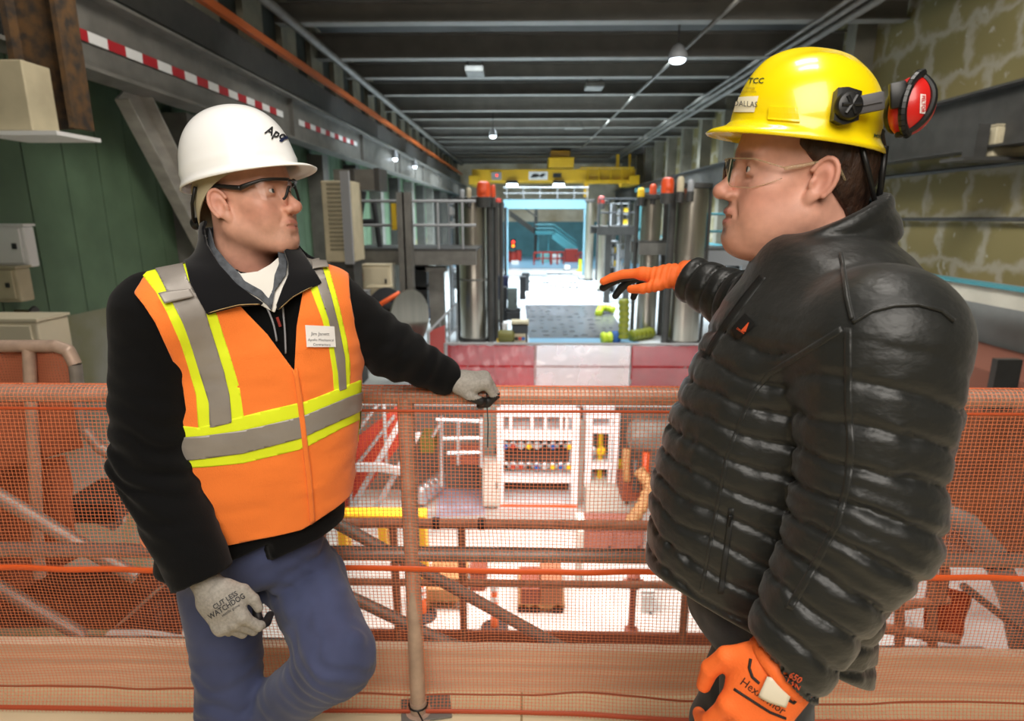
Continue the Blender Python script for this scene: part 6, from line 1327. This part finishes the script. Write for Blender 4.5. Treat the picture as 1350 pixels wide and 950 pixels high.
panelbox('pipe_casing', 'greenish grey boxed column left of the tall white rack', 638, 528, 657, 668, 11.8, .25, mat('greygreen2', '8b8f86', rough=.6), None, 'column'); panelbox('base_block', 'pale concrete block against the left foot of the tall white rack', 636, 612, 659, 668, 11.2, .4, mat('block_pale', 'c9c3ba', rough=.7), None, 'block'); panelbox('pipe_casing', 'pale boxed column between the two white racks', 762, 560, 773, 668, 11.7, .3, MATS['block_pale'], None, 'column'); panelbox('base_block', 'pale low block under the narrow white rack', 772, 648, 838, 676, 11.0, .8, MATS['block_pale'], None, 'block')
t = thing('scaffold_tower', 'thin aluminium scaffold frame near the left side of the pit', 'scaffold', tuple(pz(590, 650)))
for x0, y0, x1, y1 in ((582, 548, 582, 640), (634, 550, 634, 615), (575, 553, 636, 555), (584, 578, 636, 577), (590, 597, 634, 596), (604, 555, 604, 612), (582, 555, 570, 575)): m = MB(); m.cyl(P(x0, y0, Y=10.8), P(x1, y1, Y=10.8), .035, 8); m.build('tube', ALU, t)
m = MB(); m.box2(*pb(594, 598, 636, 612, 10.9, .5)); m.build('platform_box', BROWN, t)
m = MB(); m.prism([pz(582, 615), pz(636, 615), pz(640, 678), pz(575, 682)], (0, 0, .03)); obj1(m, 'plastic_sheet', mat('sheet_violet', 'b5b0c2', rough=.3, noise=.15, nscale=3), 'pale violet plastic sheet on the pit floor below the scaffold', 'sheet')
m = MB(); m.box2(*pb(553, 576, 572, 598, 10.9, .5), .03); obj1(m, 'cable_drum', OLIVE, 'olive square crate at the left of the scaffold', 'crate')
for k in range(5):
    c = pz(556+k*6, 668-k*5)+[0, 0, .1]; m = MB(); m.lathe(c, [(.12, 0), (.16, .05), (.11, .2), (.14, .3), (.05, .36)], 12); obj1(m, 'pipe_fitting', ALU, ['shiny pipe fitting nearest the middle post on the pit floor', 'second shiny pipe fitting counted from the middle post', 'middle shiny pipe fitting of the row beside the violet sheet', 'fourth shiny pipe fitting beside the violet sheet', 'farthest shiny pipe fitting below the olive crate'][k], 'fitting', None, True)
# stairs with orange netting at the left of the pit
t = thing('pit_stair', 'steel stair flight with red netting panels climbing at the left of the pit', 'stairs', tuple(pz(470, 690)))
for x0, y0, x1, y1 in ((448, 690, 530, 545), (480, 690, 545, 575)): m = MB(); q0, q1 = P(x0, y0, Y=9.0), P(x1, y1, Y=9.0); dd = np.array([.10, 0, 0]); m.prism([q0, q0+dd, q1+dd, q1], (0, .2, 0)); m.build('stringer', GREYP, t)
for x0, y0, x1, y1 in ((446, 600, 502, 528), (446, 645, 520, 548), (506, 530, 509, 610), (462, 580, 462, 690)): m = MB(); m.cyl(P(x0, y0, Y=9.4), P(x1, y1, Y=9.4), .03, 8); m.build('hand_rail', GREYP, t)
m = MB(); q = [P(*p, Y=9.5) for p in ((440, 600), (530, 530), (532, 580), (450, 688))]; m.prism(q, (0, .02, 0)); m.build('netting', REDP, t)
m = MB(); q = [P(447+ (x-447), y, Y=8.8) for x, y in ((440, 622), (470, 612), (500, 612), (530, 618), (530, 626), (500, 622), (470, 622), (440, 634))]; m.prism(q, (0, .08, 0)); m.build('curved_guard', GREYP, t)
# lower landing's guardrail wrapped in orange, crossing in front of the pit
GY2 = 4.6; OW = mat('wrap_pink', 'd09478', rough=.6, noise=.3, nscale=14); z0 = P(600, 848, Y=GY2)[2]; zt_ = P(600, 690, Y=GY2)[2]; x0, x1 = P(380, 700, Y=GY2)[0], P(1010, 700, Y=GY2)[0]
t = thing('guardrail', 'lower guardrail wrapped in orange netting crossing the pit below the top rail', 'railing', (0, GY2, z0)); m = MB(); m.cyl((x0, GY2, zt_), (x1, GY2, zt_), .042, 12); m.build('top_rail', OW, t, 40); m = MB(); zm = P(600, 768, Y=GY2)[2]; m.cyl((x0, GY2, zm), (x1, GY2, zm), .032, 12); m.build('mid_rail', OW, t, 40); m = MB(); m.box2((x0, GY2-.02, z0), (x1, GY2+.02, z0+.13)); m.build('toe_plate', mat('toe_wrap', 'b8705a', rough=.6), t)
for x in (430, 522, 610, 905): q = P(x, 768, Y=GY2); m = MB(); m.cyl((q[0], GY2, z0), (q[0], GY2, zt_), .034, 10); m.build('post', OW, t, 40)
for x in (575, 635): q = P(x, 690, Y=GY2); m = MB(); m.cyl((q[0]-.03, GY2, zt_), (q[0]+.03, GY2, zt_), .05, 12); m.build('clamp', DSTEEL, t, 40)
m = MB(); m.box2((x0-2, GY2-.3, z0-.2), (x1+2, GY2+.05, z0)); obj1(m, 'landing', STEEL, 'grey steel landing edge under the lower orange guardrail', 'platform')
# yellow machine frame
t = thing('machine_frame', 'yellow steel machine frame left of the middle railing post', 'frame', tuple(pz(520, 760)))
for r_ in ((447, 680, 560, 688), (500, 686, 508, 735), (535, 686, 541, 735), (553, 686, 560, 775), (447, 686, 455, 735)): m = MB(); m.box2(*pb(*r_, 8.0, .25)); m.build('beam', mat('frame_yellow', 'd8a018', rough=.5), t)
# pallet with brown boxes, wooden bench, orange posts
t = thing('pallet_cart', 'brown cart loaded with cardboard boxes on the pit floor', 'cart', tuple(pz(718, 810))); Yp = pz(718, 808)[1]
for nm, r_, mt, d in (('bed', (683, 796, 745, 802), WOOD, 1.0), ('box', (686, 776, 712, 796), BROWN, .6), ('box', (713, 772, 742, 796), mat('cardboard', '8a5a40', rough=.8), .7)): m = MB(); m.box2(*pb(*r_, Yp, d), .01); m.build(nm, mt, t)
for x in (690, 705, 735): m = MB(); c = P(x, 804, Y=Yp); m.cyl(c, c+[0, .08, 0], .09, 12); m.build('wheel', BLACKM, t)
t = thing('work_bench', 'wooden bench top with an orange edge right of the middle railing post', 'bench', tuple(pz(590, 800))); Yb = pz(590, 805)[1]; m = MB(); m.box2(*pb(560, 778, 612, 792, Yb, .8)); m.build('top', WOOD, t)
for x in (563, 606): m = MB(); m.box2(*pb(x, 792, x+4, 812, Yb, .08)); m.build('leg', WOOD, t)
for k, (x, y0, y1) in enumerate(((558, 770, 812), (652, 764, 830))):
    Yd = pz(x, y1)[1]; t = thing('delineator_post', ['orange delineator post nearest the middle railing post', 'orange delineator post with white bands by the cart'][k], 'post', tuple(pz(x, y1))); c = pz(x, y1); zt2 = P(x, y0, Y=Yd)[2]; m = MB(); m.lathe(c, [(.05, 0.05), (.045, zt2-PZ-.05), (.03, zt2-PZ)], 14); m.build('tube', TAPE, t, 40); m = MB(); m.lathe(c, [(.2, 0), (.2, .04), (.08, .07)], 18); m.build('base', BLACKM, t, 40)
    for s in (.6, .8): m = MB(); m.lathe(c+[0, 0, (zt2-PZ)*s], [(.052, 0), (.052, .07)], 14); m.build('band', WHITEP, t)
panelbox('pallet_block', 'stacked brown crate by the orange posts', 620, 757, 640, 785, 8.5, .6, BROWN, None, 'crate'); panelbox('storage_cabinet', 'reddish brown cabinet on the right of the pit floor', 770, 700, 850, 745, 9.6, .6, mat('cab_red', '8d5a50', rough=.6), None, 'cabinet', None, 2)
panelbox('storage_cabinet', 'white cabinet row at the right of the pit behind the jacket', 842, 780, 862, 840, 8.0, .5, WHITEP, None, 'cabinet'); panelbox('pipe_casing', 'pale upright casing in front of the reddish cabinet', 758, 690, 770, 835, 8.6, .3, MATS['block_pale'], None, 'column')
t = thing('hydrant', 'dark red standpipe beside the pale casing on the pit floor', 'pipe', tuple(pz(832, 832))); c = pz(832, 832); m = MB(); m.lathe(c, [(.10, 0), (.10, .04), (.05, .06), (.05, .7), (.09, .72), (.09, .9), (.04, .95)], 16); m.build('body', BROWN, t, 40); m = MB(); m.cyl(c+[-.14, 0, .8], c+[.14, 0, .8], .04, 10); m.build('outlet', BROWN, t)
# tank and hoses at the right of the pit
t = thing('process_tank', 'grey horizontal tank with piping at the right of the pit beside the black jacket', 'tank', tuple(P(850, 640, Y=10.8))); c = P(846, 574, Y=10.8); m = MB(); m.lathe(c-[.28, 0, 0], [(.05, 0), (.24, .06), (.30, .16), (.30, .75), (.2, .9)], 24, (1, 0, 0)); m.build('shell', STEEL, t, 40)
for k, (x, y) in enumerate(((826, 592), (838, 605), (852, 596))): m = MB(); q = P(x, y, Y=10.6); m.tube([q, q-[0, 0, .3], q-[0, .2, .55]], .07, 8); m.build('pipe', [WOOD, DSTEEL, MOTOR][k], t, True)
m = MB(); m.box2(*pb(820, 640, 862, 660, 10.6, .8)); m.build('skid', BROWN, t)
hose('tan flexible hose looping at the right of the pit', [P(842, 620, Y=10.2), P(858, 640, Y=10.0), P(848, 665, Y=9.8), P(830, 690, Y=9.6)], .11, WOOD)
m = MB(); m.lathe(pz(815, 660)+[0, 0, .5], [(.12, 0), (.14, .05), (.14, .35), (.08, .4)], 14); obj1(m, 'oil_can', YEL2, 'small yellow canister on the pit floor at the foot of the narrow rack', 'canister', None, 40)
# left lower corner of the pit and the right side
panelbox('storage_bin', 'grey low bin behind the net left of the black sleeve', 85, 668, 150, 690, 4.6, .5, DSTEEL, None, 'bin'); m = MB(); m.prism([P(*p, Y=5.2) for p in ((95, 668), (160, 622), (162, 690), (150, 700), (95, 676))], (0, .05, 0)); obj1(m, 'plastic_board', WHITEP, 'white slanted panel behind the net left of the black sleeve', 'panel')
m = MB(); q0, q1 = P(150, 828, Y=3.4), P(196, 786, Y=3.4); m.prism([q0, q1, q1+[.09, 0, .06], q0+[.09, 0, .06]], (0, .06, 0)); obj1(m, 'timber_prop', mat('pale_beam', 'b5a593', rough=.6), 'pale flat bar leaning behind the net above the toe board', 'bar')
sheet('debris_net', 'dark red-brown netting hanging below the middle rail at the left', 'netting', [(-60, 735), (235, 755), (245, 830), (-60, 828)], 3.9, open_weave('dark_net', '6a3526', .02, .6, .25), .06)
t = thing('guardrail', 'orange wrapped guardrail with bent end behind the right side of the net', 'railing', tuple(P(1225, 860, Y=3.4))); pts = [P(1170, 742, Y=3.4), P(1215, 734, Y=3.4), P(1240, 738, Y=3.4), P(1246, 752, Y=3.4), P(1240, 790, Y=3.4)]; m = MB(); pipe(m, pts, .03); m.build('top_rail', OW, t, 40)
for x in (1229, 1186): m = MB(); m.cyl(P(x, 735, Y=3.4), P(x, 868, Y=3.4), .03, 10); m.build('post', OW, t, 40)
m = MB(); m.cyl(P(1165, 828, Y=3.4), P(1262, 842, Y=3.4), .035, 10); m.cyl(P(1172, 800, Y=3.4), P(1250, 790, Y=3.4), .03, 10); m.build('mid_rail', OW, t, 40)
sheet('debris_net', 'bright red-orange netting panel on the right guardrail', 'netting', [(1222, 768), (1286, 782), (1262, 848), (1216, 845)], 3.5, open_weave('red_net', 'c8451e', .015, .6, .5), .03)
sheet('debris_net', 'wide orange netting hung across the right side behind the jacket', 'netting', [(1180, 540), (1480, 540), (1480, 730), (1150, 735)], 4.4, open_weave('side_net', 'c47c58', .02, .5, .12), .06)
t = thing('duct', 'curved grey duct sweeping down at the right edge behind the net', 'duct', tuple(P(1330, 800, Y=4.0))); m = MB(); m.tube([P(1235, 672, Y=4.2), P(1275, 690, Y=4.1), P(1310, 730, Y=4.0), P(1335, 790, Y=3.9), P(1350, 860, Y=3.8)], .085, 14); m.build('casing', mat('duct_grey', 'a29d94', rough=.55), t, True); m = MB(); m.lathe(P(1312, 735, Y=4.0), [(.1, 0), (.11, .02), (.1, .05)], 16, (.5, 0, -.9)); m.build('clamp_ring', DSTEEL, t)
handrail('stair_handrail', 'pale handrail sloping down at the right edge behind the net', [P(1270, 772, Y=3.3), P(1345, 830, Y=3.3), P(1400, 872, Y=3.3)])
m = MB(); m.prism([pz(1150, 868), pz(1220, 868), pz(1190, 800), pz(1150, 800)], (0, 0, .02)); obj1(m, 'plastic_sheet', WHITEP, 'white sheet on the pit floor right of the black jacket', 'sheet')
rail('guardrail', 'long orange wrapped rail across the right side above the pit', P(1175, 705, Y=6), P(1500, 705, Y=6), .9, (0, .3, .6, .95), OW, .035, (.5,))
panelbox('storage_cabinet', 'white topped cabinet deep in the pit at the right', 1190, 735, 1226, 752, 7.5, .5, WHITEP, None, 'cabinet')
